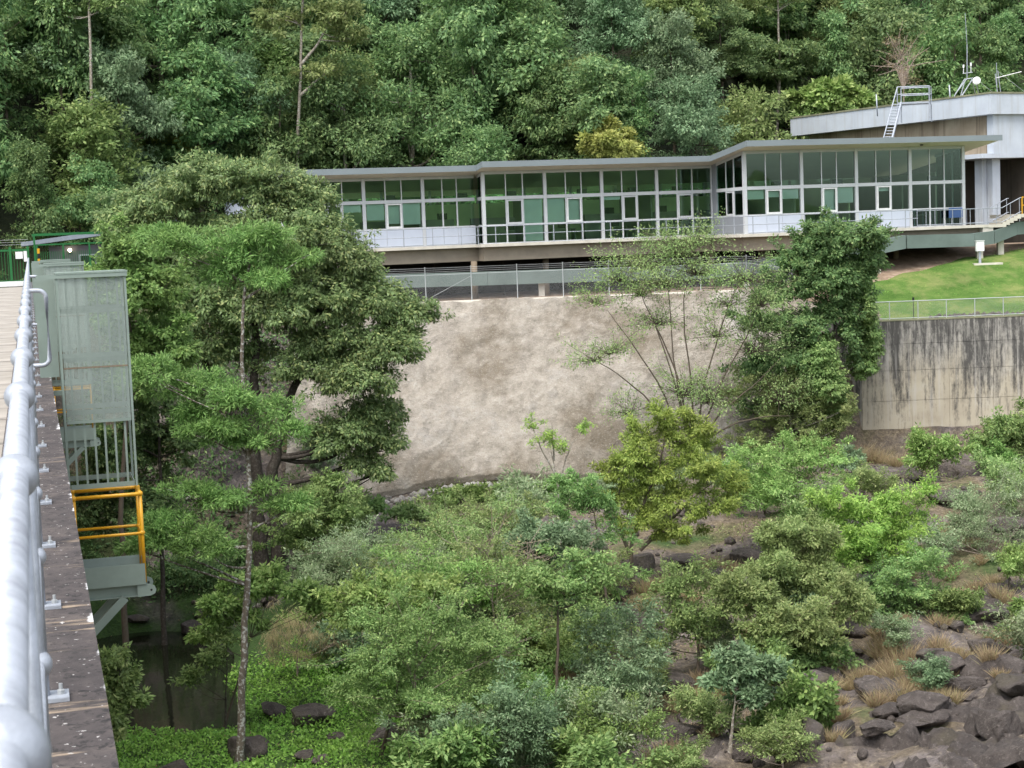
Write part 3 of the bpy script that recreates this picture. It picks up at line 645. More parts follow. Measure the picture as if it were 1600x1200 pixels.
def window(loc, rot, w, cfg, zt, mat_panel, split=(0, .355, .645, 1)):
    T0, T1, SILL = 2.62, 2.82, 1.12
    o = bpy.data.objects.new('window', None); COL.objects.link(o); o.parent = off; o.location = loc; o.rotation_euler = (0, 0, rot)
    n = len(split) - 1; xs_ = [s * w for s in split]
    fr = MB()
    fr.box(0, w, -0.06, 0.06, T0, T1)                                # transom
    z0, z1 = zt(0) - 0.16, zt(w) - 0.16
    fr.add([(0, -0.05, z0), (w, -0.05, z1), (w, 0.05, z1), (0, 0.05, z0), (0, -0.05, zt(0) + 0.02), (w, -0.05, zt(w) + 0.02), (w, 0.05, zt(w) + 0.02), (0, 0.05, zt(0) + 0.02)],
           [(0, 3, 2, 1), (4, 5, 6, 7), (0, 1, 5, 4), (1, 2, 6, 5), (2, 3, 7, 6), (3, 0, 4, 7)])
    for i in range(1, n):
        x = xs_[i]; zz = min(zt(x) - 0.16, max(z0, z1))
        fr.box(x - 0.03, x + 0.03, -0.045, 0.045, T1, zz)
        fr.box(x - 0.045, x + 0.045, -0.045, 0.045, 0.06, T0)
    fr.box(0, w, -0.05, 0.05, 0.0, 0.06)
    fr.box(0, w, -0.055, 0.055, SILL - 0.05, SILL + 0.03)
    fr_o = fr.build('frame', M['frame'], o)
    for i in range(n):
        a, b = xs_[i] + 0.03, xs_[i + 1] - 0.03
        za, zb = zt(a) - 0.165, zt(b) - 0.165
        m = MB(); m.add([(a, -0.006, T1), (b, -0.006, T1), (b, 0.006, T1), (a, 0.006, T1), (a, -0.006, za), (b, -0.006, zb), (b, 0.006, zb), (a, 0.006, za)],
                        [(0, 3, 2, 1), (4, 5, 6, 7), (0, 1, 5, 4), (1, 2, 6, 5), (2, 3, 7, 6), (3, 0, 4, 7)])
        m.build('pane', M['glass'], o)
        op, bl, typ = cfg[i]
        zl = 0.06 if typ == 'D' else SILL + 0.03
        MB().box(a + 0.015, b - 0.015, -0.006, 0.006, zl, T0).build('pane', M['glass'], o)
        if op:
            e = MB(); e.box(a, a + 0.1, -0.085, -0.046, SILL + 0.0, T0 - 0.02).box(b - 0.1, b, -0.085, -0.046, SILL + 0.0, T0 - 0.02)
            e.box(a + 0.1, b - 0.1, -0.085, -0.046, SILL + 0.0, SILL + 0.13).box(a + 0.1, b - 0.1, -0.085, -0.046, T0 - 0.1, T0 - 0.02)
            e.build('sash', M['white_paint'] if bl else M['frame'], o)
        if typ == 'F': MB().box(a + 0.015, b - 0.015, -0.006, 0.006, 0.06, SILL - 0.05).build('pane', M['glass'], o)
        if typ == 'S': MB().box(xs_[i] + 0.012, xs_[i + 1] - 0.012, -0.075, -0.056, 0.07, SILL - 0.06).build('panel', mat_panel, o)
        if bl:
            zb_ = T0 - (T0 - (0.1 if bl > 1 else SILL)) * min(bl, 1)
            MB().box(a + 0.04, b - 0.04, 0.12, 0.126, zb_, T0 - 0.01).build('blind', M['blind'], o)
    return o
def column(x, y, z, wd=0.2):
    MB().box(x - wd / 2, x + wd / 2, y - 0.08, y + 0.14, 0, z).build('column', M['frame'], off)
def run(px_list, yl, cfgs, mp, x_first=None, x_last=None, skip=()):
    xs_ = [bx(p, 300, yl)[0] for p in px_list]
    if x_first is not None: xs_[0] = x_first
    if x_last is not None: xs_[-1] = x_last
    for i, x in enumerate(xs_):
        if i not in skip: column(x, yl, rtop(yl) - 0.29)
    for i in range(len(xs_) - 1):
        window((xs_[i] + 0.1, yl, 0), 0, xs_[i + 1] - xs_[i] - 0.2, cfgs[i], lambda s: rtop(yl) - 0.3, mp)
    return xs_
N_, O_ = 0, 1
x1s = run([380, 474, 567.5, 660, 748], L12, [[(0, .3, 'S'), (1, .4, 'S'), (0, .5, 'S')], [(0, .6, 'S'), (1, 0, 'S'), (0, .3, 'S')],
     [(0, .64, 'S'), (1, .8, 'S'), (0, .85, 'S')], [(0, 0, 'S'), (0, 0, 'S'), (0, 0, 'S')]], M['panel'], x_last=-0.12, skip=(4,))
x2s = run([762, 851, 940, 1026, 1111], 0, [[(0, 0, 'F'), (1, 0, 'F'), (0, 1.5, 'F')], [(0, 1, 'F'), (1, 1, 'F'), (0, 0, 'F')],
     [(0, .15, 'F'), (1, 0, 'F'), (0, 0, 'F')], [(0, 0, 'F'), (1, 0, 'F'), (0, 0, 'F')]], M['panel'], x_first=0.0, x_last=W2 - 0.02)
x3s = run([1165, 1252.5, 1338, 1422, 1504], -L23, [[(0, .38, 'S'), (1, .32, 'S'), (0, .4, 'S')], [(0, 0, 'D'), (1, 1.5, 'F'), (0, .64, 'F')],
     [(0, 0, 'S'), (1, .22, 'S'), (0, 0, 'S')], [(0, 0, 'F'), (0, 0, 'F'), (0, 0, 'F')]], M['panel'], x_first=W2 + 0.0, x_last=W3b)
# return walls
window((0.0, L12 - 0.09, 0), -math.pi / 2, L12 - 0.2, [(0, 0, 'F')], lambda s: rtop(L12 - s) - 0.3, M['panel_shaded'], split=(0, 1))
window((W2, -0.75, 0), -math.pi / 2, L23 - 0.86, [(0, 0, 'S'), (1, 0, 'S'), (0, 0, 'S')], lambda s: rtop(-0.75 - s) - 0.3, M['panel_shaded'])
MB().prism([(W2 - 0.06, -0.74), (W2 + 0.06, -0.74), (W2 + 0.06, -0.05), (W2 - 0.06, -0.05)], 0.0, lambda x, y: rtop(y) - 0.3).build('return_panel', M['panel_shaded'], off)
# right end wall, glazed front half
window((W3b, -L23 + 0.14, 0), math.pi / 2, 3.0, [(0, 0, 'F'), (0, 0, 'F'), (0, 0, 'F')], lambda s: rtop(-L23 + s) - 0.3, M['panel_shaded'])
MB().box(W3b - 0.06, W3b + 0.06, -L23 + 3.16, 6.39, 0.0, rtop(6.4) - 0.3).build('end_wall', M['room_dim'], off)
# roof
ya, yb, yc = L12 - OV, -OV, -L23 - OV
xa0 = W1a - 0.6; xa1 = bx(744, 258, ya)[0]; xb0 = bx(753, 253, yb)[0]; xb1 = bx(1110, 243.5, yb)[0]; xc0 = bx(1167, 226, yc)[0]; xc1 = bx(1566, 217.5, yc)[0]
poly = [(xa0, ya), (xa1, ya), (xb0, yb), (xb1, yb), (xc0, yc), (xc1, yc), (xc1, 9), (xa0, 9)]
MB().prism(poly, lambda x, y: rtop(y) - 0.035, lambda x, y: rtop(y)).build('roof', M['fascia'], off)
ins = [(xa0 + .05, ya + .05), (xa1 - .02, ya + .05), (xb0 - .02, yb + .05), (xb1 + 0.02, yb + .05), (xc0 + 0.05, yc + .05), (xc1 - .05, yc + .05), (xc1 - .05, 8.95), (xa0 + .05, 8.95)]
MB().prism(ins, lambda x, y: rtop(y) - 0.28, lambda x, y: rtop(y) - 0.04).build('soffit', M['soffit'], off)
fp = poly[:6]
for (xA, yA), (xB, yB) in zip(fp[:-1], fp[1:]):
    d = Vector((xB - xA, yB - yA, 0)); nn = Vector((d.y, -d.x, 0)).normalized() * 0.03
    m = MB(); V = []
    for x, y in ((xA, yA), (xB, yB)):
        for s in (0, 1): V += [(x + nn.x * s, y + nn.y * s, rtop(y) - 0.33), (x + nn.x * s, y + nn.y * s, rtop(y) + 0.015)]
    m.add(V, [(0, 1, 3, 2), (4, 6, 7, 5), (0, 4, 5, 1), (2, 3, 7, 6), (1, 5, 7, 3), (0, 2, 6, 4)])
    m.build('fascia', M['fascia'], off)
MB().tube([bx(1440, 228, yc + 0.9) [0:1] + (yc + 0.9, rtop(yc + .9) - 0.30), bx(1440, 228, yc + 0.9)[0:1] + (yc + 0.9, rtop(yc + .9) - 0.36)], 0.1, 10).build('downlight', M['black'], off)
# floor slab, edge band, beam
SE = 0.75
def band(e, z0, z1, nm, mt, xl, xr, back):
    pl = [(xl, L12 - e), (-e * 0.6, L12 - e), (-e * 0.6, -e), (W2 - e, -e), (W2 - e, -L23 - e), (xr, -L23 - e), (xr, back), (xl, back)]
    MB().prism(pl, z0, z1).build(nm, mt, off)
xr_s = bx(1545, 353, -L23 - SE)[0]
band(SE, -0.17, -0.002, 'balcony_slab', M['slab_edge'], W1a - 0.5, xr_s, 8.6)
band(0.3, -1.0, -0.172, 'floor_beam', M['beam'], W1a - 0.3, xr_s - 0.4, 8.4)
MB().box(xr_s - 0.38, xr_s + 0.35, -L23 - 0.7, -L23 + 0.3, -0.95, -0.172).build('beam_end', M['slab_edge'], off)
# undercroft
for px_, yl in ((590, 1.4), (741, 0.6), (853, 0.6), (1003, 0.6), (1112, 0.2), (1196, -3.0), (1240, -3.0), (1400, -3.0)):
    x = bx(px_, 420, yl)[0]
    if px_ == 1196: MB().box(x - 0.35, x + 0.35, yl - 0.3, yl + 0.3, -4.6, -1.002).build('pier', M['beam'], off)
    else: MB().tube([(x, yl, -4.4), (x, yl, -1.002)], 0.19, 12).build('pier', M['column'], off, True)
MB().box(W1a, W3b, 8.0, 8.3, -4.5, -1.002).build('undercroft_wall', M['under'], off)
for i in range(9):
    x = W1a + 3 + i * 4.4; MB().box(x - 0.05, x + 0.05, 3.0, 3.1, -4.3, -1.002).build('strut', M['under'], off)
# rooms
MB().box(W1a, W3b - 0.1, 6.4, 6.6, 0.0, 2.55).build('back_wall', M['room'], off)
for i in range(14):
    xa_, xb_ = W1a + (W3b - W1a) * i / 14 + .08, W1a + (W3b - W1a) * (i + 1) / 14 - .08
    MB().box(xa_, xb_, 6.49, 6.502, 2.56, rtop(6.5) - 0.31).build('added_rear_pane', M['glass'], off)  # unseen clerestory glazing, added to let light into the rooms from behind
    MB().box(xb_ + .003, xb_ + .157, 6.45, 6.55, 2.552, rtop(6.5) - 0.3).build('added_rear_mullion', M['frame'], off)
MB().box(W1a - 0.1, W1a, L12, 8.4, 0, rtop(8.4) - 0.3).build('end_wall', M['panel'], off)
MB().prism([(W1a, L12 + .2), (-0.2, L12 + .2), (0.1, 0.2), (W2 - 0.1, 0.2), (W2 + 0.2, -L23 + .2), (W3b - .1, -L23 + .2), (W3b - .1, 6.38), (W1a, 6.38)], 0.0, 0.02).build('carpet', M['carpet'], off)
rng = np.random.default_rng(5)
for xs_, yl in ((x1s, L12), (x2s, 0), (x3s, -L23)):
    for i, x in enumerate(xs_[1:-1]):
        if i % 2 == 0 or yl < -1: MB().box(x - 0.05, x + 0.05, yl + 0.9, 6.38, 0.02, 2.75).build('partition', M['room'] if i % 2 else M['room_dim'], off)
    for a, b in zip(xs_[:-1], xs_[1:]):
        u = rng.uniform(0.2, 0.7); MB().box(a + (b - a) * u, a + (b - a) * u + 0.55, yl + 0.3, yl + 0.6, 2.85, 3.12).build('speaker_box', M['black'], off)
        dk = MB(); x = a + (b - a) * rng.uniform(0.1, 0.3); dk.box(x, x + 1.6, yl + 0.9, yl + 1.6, 0.72, 0.76).box(x + .03, x + 0.08, yl + .92, yl + 1.58, 0.02, .718).box(x + 1.5, x + 1.55, yl + .92, yl + 1.58, 0.02, .718)
        dk.build('desk', M['room_dim'], off); MB().box(x + 0.5, x + 1.1, yl + 1.15, yl + 1.2, 0.78, 1.2).build('monitor', M['black'], off)
        if rng.random() < 0.6: MB().box(b - 1.1, b - 0.5, 6.2, 6.39, 1.3, 2.0).build('picture', M['black'], off)
        MB().box(a + .5, b - .5, 4.6, 4.9, 0.02, 1.6).build('cupboard', M['room_dim'], off)
# balcony rails
rl = bpy.data.objects.new('balcony_rail', None); COL.objects.link(rl); rl.parent = off
e = SE - 0.08
path = [(W1a - 0.4, L12 - e), (-e * 0.6 - 0.03, L12 - e), (-e * 0.6 - 0.03, -e), (W2 - e - 0.03, -e), (W2 - e - 0.03, -L23 - e), (bx(1434, 345, -L23 - e)[0], -L23 - e)]
for z in (1.05, 0.55):
    for (xA, yA), (xB, yB) in zip(path[:-1], path[1:]): MB().tube([(xA, yA, z), (xB, yB, z)], 0.03 if z > 1 else 0.024, 6).build('rail', M['galv'], rl)
pm = MB().box(-0.025, 0.025, -0.015, 0.015, 0, 1.05).mesh('rail_post')
for (xA, yA), (xB, yB) in zip(path[:-1], path[1:]):
    n = max(1, int(round(math.hypot(xB - xA, yB - yA) / 1.75)))
    for i in range(n):
        t = (i + 0.5) / n; link('rail_post', pm, M['galv'], rl, loc=(xA + (xB - xA) * t, yA + (yB - yA) * t, 0))

# walkway at the right end
xw0, xw1 = bx(1434, 352, -L23 - SE)[0], xr_s
yw = -L23 - SE
wk = thing('walkway', 'concrete walkway with steps and metal handrails leaving the right end of the balcony', 'walkway', bw(xw1, yw, 0), BYAW)
MB().prism([(0.002, 0), (1.0, 0.0), (1.0, 1.5), (0.002, 1.5)], -0.2, -0.02).build('landing', M['slab_edge'], wk)
for i in range(5): MB().box(1.0 + i * 0.27, 1.27 + i * 0.27 - 0.004, 0.02, 1.48, -0.2 + i * .12, 0.0 + (i + 1) * 0.115).build('step', M['slab_edge'], wk)
MB().box(2.36, 16, 0, 3.5, 0.36, 0.575).build('upper_landing', M['slab_edge'], wk)
for yy in (0.06, 1.44):
    for h in (1.0, 0.12):
        MB().tube([(xw0 - xw1, yy, h), (1.0, yy, h), (2.3, yy, h + 0.58), (2.4, yy, h + 0.58)], 0.028, 6).build('handrail', M['galv'], wk)
    for x in np.arange(xw0 - xw1, 1.1, 0.62): MB().box(x - 0.015, x + 0.015, yy - 0.015, yy + 0.015, 0.0, 0.98).build('rail_post', M['galv'], wk)
    for x in (1.6, 2.25): MB().box(x - 0.015, x + 0.015, yy - 0.015, yy + 0.015, 0.1, 1.0 + 0.58 * (x - 1) / 1.3).build('rail_post', M['galv'], wk)
for x in np.arange(2.45, 15, 1.75): MB().box(x - 0.03, x + 0.03, 0.04, 0.1, 0.575, 1.62).build('yellow_post', M['yellow'], wk)
for h in (1.62, 1.12): MB().box(2.45, 15, 0.05, 0.09, h - 0.03, h + 0.03).build('yellow_rail', M['yellow'], wk)
bb = thing('notice_stand', 'blue board on thin legs standing on the balcony before the last glazed bay', 'notice board', bw(bx(1493, 335, -L23 - .4)[0], -L23 - 0.42, 0), BYAW)
MB().box(-0.48, 0.48, -0.02, 0.02, 0.5, 1.12).build('board', M['blue'], bb)
for x in (-0.3, 0.3): MB().box(x - 0.015, x + 0.015, -0.015, 0.015, 0, 0.498).build('leg', M['galv'], bb)

# ------------------------------------------------------------------ green clad cable duct below the building
pts = [P(p, q, Y) for p, q, Y in ((380, 448, 97.5), (560, 441, 98.3), (760, 435, 99.2), (930, 429, 100.3), (1100, 425, 101), (1230, 411, 101), (1330, 395, 101.2), (1410, 378, 101.8), (1515, 375, 103.6), (1545, 371, 104.2), (1580, 357, 105.2), (1650, 351, 107.4), (1760, 347, 110.5))]
du = thing('cable_duct', 'long grey green clad box duct running under the office balcony on short piers', 'duct', tuple(pts[0]))
o0 = Vector(pts[0])
for i, (a, b) in enumerate(zip(pts[:-1], pts[1:])):
    a = Vector(a) - o0; b = Vector(b) - o0; d = (b - a).normalized()
    up = Vector((0, 0, 0.4)); MBx = MB(); s = Vector((-d.y, d.x, 0)).normalized() * 0.5
    V = [a - s - up, a + s - up, a + s + up, a - s + up, b - s - up, b + s - up, b + s + up, b - s + up]
    MBx.add(V, [(0, 3, 2, 1), (4, 5, 6, 7), (0, 1, 5, 4), (1, 2, 6, 5), (2, 3, 7, 6), (3, 0, 4, 7)]).build('duct_panel', M['duct'], du)
    if i % 2 == 0 or i > 7:
        m = (a + b) / 2; gz = hz1(m.x + o0.x, m.y + o0.y) - o0.z - 0.2
        MB().box(m.x - 0.18, m.x + 0.18, m.y - 0.18, m.y + 0.18, gz, m.z - 0.401).build('pier', M['slab_edge'], du)

# ------------------------------------------------------------------ chain fence on top of the slope
fx = [-15.2 + 2.62 * i for i in range(13)]
FY = 95.25
def fz(x): return hz1(x, FY) + 0.12
fe = thing('chain_fence', 'chain mesh fence with cranked posts and barbed wire along the top of the slope', 'fence', (fx[0], FY, 0))
for i, x in enumerate(fx):
    z = fz(x); MB().tube([(x - fx[0], 0, z - 0.3), (x - fx[0], 0, z + 1.62), (x - fx[0], -0.16, z + 1.98)], 0.03, 7).build('post', M['fence_steel'], fe)
for i, (a, b) in enumerate(zip(fx[:-1], fx[1:])):
    za, zb = fz(a), fz(b)
    me = bpy.data.meshes.new('mesh_panel'); me.from_pydata([(a - fx[0] + .04, 0.002, za), (b - fx[0] - .04, 0.002, zb), (b - fx[0] - .04, 0.002, zb + 1.5), (a - fx[0] + .04, 0.002, za + 1.5)], [], [(0, 1, 2, 3)]); me.update()
    link('mesh_panel', me, M['chain'], fe)
    MB().tube([(a - fx[0] + .04, 0, za + 1.53), (b - fx[0] - .04, 0, zb + 1.53)], 0.018, 6).build('top_rail', M['fence_steel'], fe)
    for k in range(3):
        MB().tube([(a - fx[0], -0.05 - 0.045 * k, za + 1.7 + 0.11 * k), (b - fx[0], -0.05 - 0.045 * k, zb + 1.7 + 0.11 * k)], 0.006, 4).build('barbed_wire', M['wire'], fe)
    if i == 4: MB().tube([(a - fx[0], -0.03, za + 0.1), (b - fx[0], -0.03, zb + 1.4)], 0.01, 5).build('brace', M['fence_steel'], fe)
plinth = MB()
px_ = list(np.arange(-15.5, 17.5, 1.5))
for a, b in zip(px_[:-1], px_[1:]):
    za, zb = hz1(a, FY) - 0.02, hz1(b, FY) - 0.02
    V = []
    for x, z in ((a, za), (b, zb)):
        for y, dz in ((FY - 0.45, -0.3), (FY + 0.2, -0.3), (FY + 0.2, 0.15), (FY - 0.38, 0.13)): V.append((x, y, z + dz))
    plinth.add(V, [(0, 3, 2, 1), (4, 5, 6, 7), (0, 1, 5, 4), (1, 2, 6, 5), (2, 3, 7, 6), (3, 0, 4, 7)])
plinth.build('kerb', M['slab_edge'], kind='structure')

# ------------------------------------------------------------------ retaining wall, its fence, edging stones, steps, meter box
RWY = 90.25; RWZ = -5.6; RWX = 19.05
rw = thing('retaining_wall', 'tall concrete retaining wall streaked black from the top below the lawn', 'wall', (RWX, RWY, RWZ))
cols = [0, 2.72]
while cols[-1] < 40: cols.append(cols[-1] + (2.05 if len(cols) % 2 == 0 else 2.4))
rows = [0, -1.25, -2.7, -4.35, -6.0, -7.6]
for a, b in zip(cols[:-1], cols[1:]):
    for t, q in zip(rows[:-1], rows[1:]):
        MB().box(a + 0.012, b - 0.012, 0, 0.4, q + 0.012, t - 0.012).build('panel', M['wall'], rw)
MB().box(0.02, 42, 0.025, 0.5, -7.7, -0.01).build('core', M['wall'], rw)
m = MB(); m.add([(-1.7, 1.3, -7), (-0.002, 0.0, -7), (-0.002, 0.5, -7), (-1.7, 1.9, -7), (-1.7, 1.3, 0.0), (-0.002, 0.0, 0), (-0.002, 0.5, 0), (-1.7, 1.9, 0)], [(0, 3, 2, 1), (4, 5, 6, 7), (0, 1, 5, 4), (1, 2, 6, 5), (2, 3, 7, 6), (3, 0, 4, 7)])
m.build('return_panel', M['wall'], rw)
MB().box(0, 42, -0.02, 0.5, 0.0, 0.07).build('coping', M['lichen'], rw)
lf = thing('lawn_fence', 'low grey mesh fence along the top of the black streaked retaining wall', 'fence', (RWX, RWY + 0.3, RWZ + 0.07))
post_l = MB().tube([(0, 0, 0), (0, 0, 0.98)], 0.026, 6).mesh('post')
for i in range(24): link('post', post_l, M['fence_steel'], lf, loc=(0.1 + 1.55 * i, 0, 0))
MB().tube([(0.1, 0, 0.98), (36, 0, 0.98)], 0.026, 6).build('top_rail', M['fence_steel'], lf)
MB().tube([(0.1, 0, 0.06), (36, 0, 0.06)], 0.022, 6).build('bottom_rail', M['fence_steel'], lf)
me = bpy.data.meshes.new('mesh_panel'); me.from_pydata([(0.1, 0.003, 0.06), (36, 0.003, 0.06), (36, 0.003, 0.96), (0.1, 0.003, 0.96)], [], [(0, 1, 2, 3)]); link('mesh_panel', me, M['chain'], lf)
tl = thing('lamp_bollard', 'short dark stake light standing behind the low fence on the lawn edge', 'light', (P(1427, 470, 91.5)[0], 91.5, hz1(23.5, 91.5)))
MB().tube([(0, 0, -0.1), (0, 0, 1.1)], 0.02, 6).tube([(0, 0, 1.1), (0, 0, 1.28)], 0.06, 8).build('stake', M['black'], tl)
def boulder_mesh(seed, n=3, flat=0.75, cuts=9):
    r = np.random.default_rng(seed)
    bm = bmesh.new(); bmesh.ops.create_icosphere(bm, subdivisions=n, radius=1.0)
    V = np.array([v.co[:] for v in bm.verts]) * 1.15
    for _ in range(cuts):
        nrm = r.normal(size=3); nrm /= np.linalg.norm(nrm); d = r.uniform(0.55, 0.98)
        s = np.clip(V @ nrm - d, 0, None); V = V - s[:, None] * nrm[None, :] * 0.97
    q = fbm(V[:, 0] * 1.7 + seed, V[:, 1] * 1.7 + V[:, 2] * 1.3, seed, 4); q2 = fbm(V[:, 0] * 4 - V[:, 2] * 2, V[:, 1] * 4 + V[:, 2] * 3, seed + 9, 3)
    V = V * (1 + 0.12 * q - 0.10 * np.exp(-(q2 / 0.06) ** 2))[:, None] * np.array([1, r.uniform(.65, .95), flat])
    for v, c in zip(bm.verts, V): v.co = c
    me = bpy.data.meshes.new('boulder'); bm.to_mesh(me); bm.free()
    for p in me.polygons: p.use_smooth = n >= 3
    return me
BOUL = [boulder_mesh(s, 4, f, c) for s, f, c in ((1, .75, 16), (2, .6, 22), (3, .9, 18), (4, .55, 24), (5, .8, 14), (6, .7, 28))]
STONE = [boulder_mesh(20 + s, 1, .7, 5) for s in range(4)]
for me in BOUL: me.materials.append(M['rock'])
for me in STONE: me.materials.append(M['rock_pale'])
STONE_D = [me.copy() for me in STONE]
for me in STONE_D: me.materials.clear(); me.materials.append(M['rock'])
ed = thing('stone_edging', 'row of dark loose stones edging the lawn behind the low fence', 'edging', (0, 0, 0))
r = np.random.default_rng(8)
for x in np.arange(23.2, 33.5, 0.27):
    y = 91.75 + r.normal() * 0.1; s = link('stone', STONE_D[r.integers(4)], None, ed, loc=(x, y, hz1(x, y) + 0.1)); s.scale = np.array((0.2, 0.2, 0.22)) * r.uniform(0.7, 1.25); s.rotation_euler = (0, 0, r.uniform(0, 6))
st = thing('garden_steps', 'short flight of brown steps at the left end of the lawn beside the vine tree', 'steps', (19.6, 91.2, hz1(19.6, 91.2)))
for i in range(5): MB().box(-0.6, 0.9, i * 0.3, i * 0.3 + 0.295, -0.4, 0.1 + i * 0.17).build('step', M['beam'], st)
mp = P(1531, 400, 102.5); mz = hz1(mp[0], 102.5) + 0.05
mb = thing('meter_box', 'white meter box on a short post standing on the lawn', 'meter box', (mp[0], 102.5, mz))
MB().box(-0.24, 0.24, -0.14, 0.14, 0.8, 1.42).build('box', M['white_paint'], mb)
MB().box(-0.27, 0.27, -0.17, 0.17, 1.422, 1.45).build('lid', M['white_paint'], mb)
MB().box(-0.07, 0.07, -0.05, 0.05, -0.1, 0.798).build('post', M['galv'], mb)
MB().box(-0.45, 1.3, -0.4, 0.3, -0.3, 0.06).build('pad', M['slab_edge'], mb)

# ------------------------------------------------------------------ big concrete building at the right
CY = 112.0
C = P(1548, 152, CY); Lf = P(1235, 193, 131)
zt, zb = 188 * CY / 2600, 154 * CY / 2600
d1 = np.array([C[0] - Lf[0], C[1] - Lf[1]]); LN = np.linalg.norm(d1); d1 /= LN
big = thing('concrete_building', 'large grey concrete building with a deep sloping roof band behind the glass office', 'building', (C[0], C[1], 0), math.atan2(-d1[1], -d1[0]) + math.pi)
# local: x along the left facade towards the corner (0 at corner, -LN at far end), y: right face runs to +y
MB().box(-LN, 0, 0, 34, zb, zt - 0.12).build('roof_band', M['big_fascia'], big)
MB().box(-LN - 0.05, 0.05, -0.05, 34, zt - 0.118, zt).build('coping', M['lichen'], big)
MB().box(-LN + 1.2, -0.9, 0.9, 33, zb - 2.6, zb - 0.002).build('wall', M['big_wall'], big)
MB().box(-0.898, -0.3, 0.5, 33, zb - 2.6, zb - 0.002).build('wall', M['big_fascia'], big)
MB().box(-4.5, -0.25, -0.6, 33, zb - 2.9, zb - 2.602).build('canopy', M['big_fascia'], big)
MB().box(-LN + 1.2, -5.5, 2.4, 32, -6, zb - 2.905).build('wall', M['dark_wall'], big)
MB().box(-2.2, -1.5, 0.6, 1.5, -6, zb - 2.905).build('column', M['big_fascia'], big)
MB().box(-1.45, -0.95, 1.0, 1.7, -6, zb - 2.905).build('column', M['big_fascia'], big)
MB().box(-5.4, -0.4, 4.0, 4.3, -6, zb - 2.905).build('wall', M['dark_wall'], big)

# roof access platform, aerials, dish, pipes
def rod(m, a, b, r=0.03, n=6): m.tube([a, b], r, n); return m
Y = 113.0
base = P(1425, 166, Y)
ap = thing('roof_platform', 'galvanised roof access platform with guard rails and a long ladder down to the office roof', 'roof ladder', tuple(base))
def q(px_, py_, dy=0.0): return tuple(P(px_, py_, Y + dy) - base)
A0, A1, B0, B1 = q(1402, 160), q(1452, 158), q(1408, 157, 1.2), q(1455, 155, 1.2)
m = MB(); m.prism([A0[:2], A1[:2], B1[:2], B0[:2]], A0[2] - 0.12, A0[2]); m.build('deck', M['galv'], ap)
for a, b, z in ((A0, A1, 1.02), (A0, A1, 0.52), (B0, B1, 1.02), (B0, B1, 0.52), (A1, B1, 1.02), (A1, B1, .52)): rod(MB(), (a[0], a[1], A0[2] + z), (b[0], b[1], A0[2] + z), 0.035).build('guard_rail', M['galv'], ap)
for a in (A0, A1, B0, B1): rod(MB(), (a[0], a[1], A0[2]), (a[0], a[1], A0[2] + 1.02), 0.035).build('rail_post', M['galv'], ap)
for a in (A0, A1, B0, B1): rod(MB(), (a[0], a[1], A0[2] - 1.3), (a[0], a[1], A0[2] - 0.12), 0.045).build('leg', M['galv'], ap)
lb, lt_ = q(1379, 221, -4.5), q(1396, 161, -0.3)
lb2, lt2 = q(1393, 221, -4.5), q(1408, 161, -0.3)
rod(MB(), lb, (lt_[0] + 0.3, lt_[1] + 0.1, lt_[2] + 1.05), 0.04).build('ladder_stile', M['galv'], ap); MB().bar(lb2, lt2, 0.1, 0.16).build('ladder_stile', M['galv'], ap)
rung = None
for i in range(13):
    t = (i + 0.5) / 13; a = Vector(lb).lerp(Vector(lt_), t); b = Vector(lb2).lerp(Vector(lt2), t); rod(MB(), a, b, 0.028, 5).build('rung', M['galv'], ap)
Y = 116.0
base = P(1505, 150, Y)
da = thing('dish_mast', 'slanted lattice roof mast carrying a white dish, two stub aerials and a tall whip', 'aerial mast', tuple(base))
fr = MB()
for a, b in (((1487, 157), (1507, 124)), ((1499, 157), (1519, 124)), ((1487, 157, 1.5), (1507, 124)), ((1499, 157), (1508, 125)), ((1492, 148), (1510, 124)), ((1507, 124), (1521, 122)), ((1503, 149), (1519, 125)), ((1525, 152, 1.2), (1519, 125)), ((1530, 150, 1.2), (1524, 125))):
    rod(fr, q(*a), q(*b), 0.035)
fr.build('lattice', M['galv'], da)
m = MB(); rod(m, q(1511, 122), q(1511, 70), 0.03); rod(m, q(1511, 70), q(1508, 20), 0.018); m.build('whip_aerial', M['galv'], da)
rod(MB(), q(1504, 115), q(1520, 113), 0.025).build('cross_arm', M['galv'], da)
for x, t, b in ((1505.5, 101, 115), (1517, 98, 113)):
    m = MB(); rod(m, q(x, b), q(x, t + 5), 0.025); rod(m, q(x, t + 5), q(x, t), 0.06, 8); m.build('stub_aerial', M['white_paint'], da)
dc = Vector(q(1526, 126, -0.3)); nrm = Vector((-0.35, -0.9, 0.15)).normalized()
V = []; F = []; tx = nrm.cross(Vector((0, 0, 1))).normalized(); ty = tx.cross(nrm)
for j in range(6):
    for i in range(20):
        rr = 0.27 * j / 5; a = 2 * math.pi * i / 20; V.append(dc + tx * rr * math.cos(a) + ty * rr * math.sin(a) - nrm * (0.16 * (1 - (j / 5) ** 2)))
for j in range(5):
    for i in range(20): F.append((j * 20 + i, (j + 1) * 20 + i, (j + 1) * 20 + (i + 1) % 20, j * 20 + (i + 1) % 20))
o2 = len(V)
for j in range(6):
    for i in range(20):
        rr = 0.27 * j / 5; a = 2 * math.pi * i / 20; V.append(dc + tx * rr * math.cos(a) + ty * rr * math.sin(a) + nrm * (0.08 * (1 - (j / 5) ** 2)))
for j in range(5):
    for i in range(20): F.append((o2 + j * 20 + i, o2 + j * 20 + (i + 1) % 20, o2 + (j + 1) * 20 + (i + 1) % 20, o2 + (j + 1) * 20 + i))
MB().add(V, F).build('dish', M['white_paint'], da, True)
rod(MB(), q(1531, 128), q(1556, 148), 0.012, 4).build('stay_wire', M['wire'], da)
Y = 114.5; base = P(1561, 149, Y)
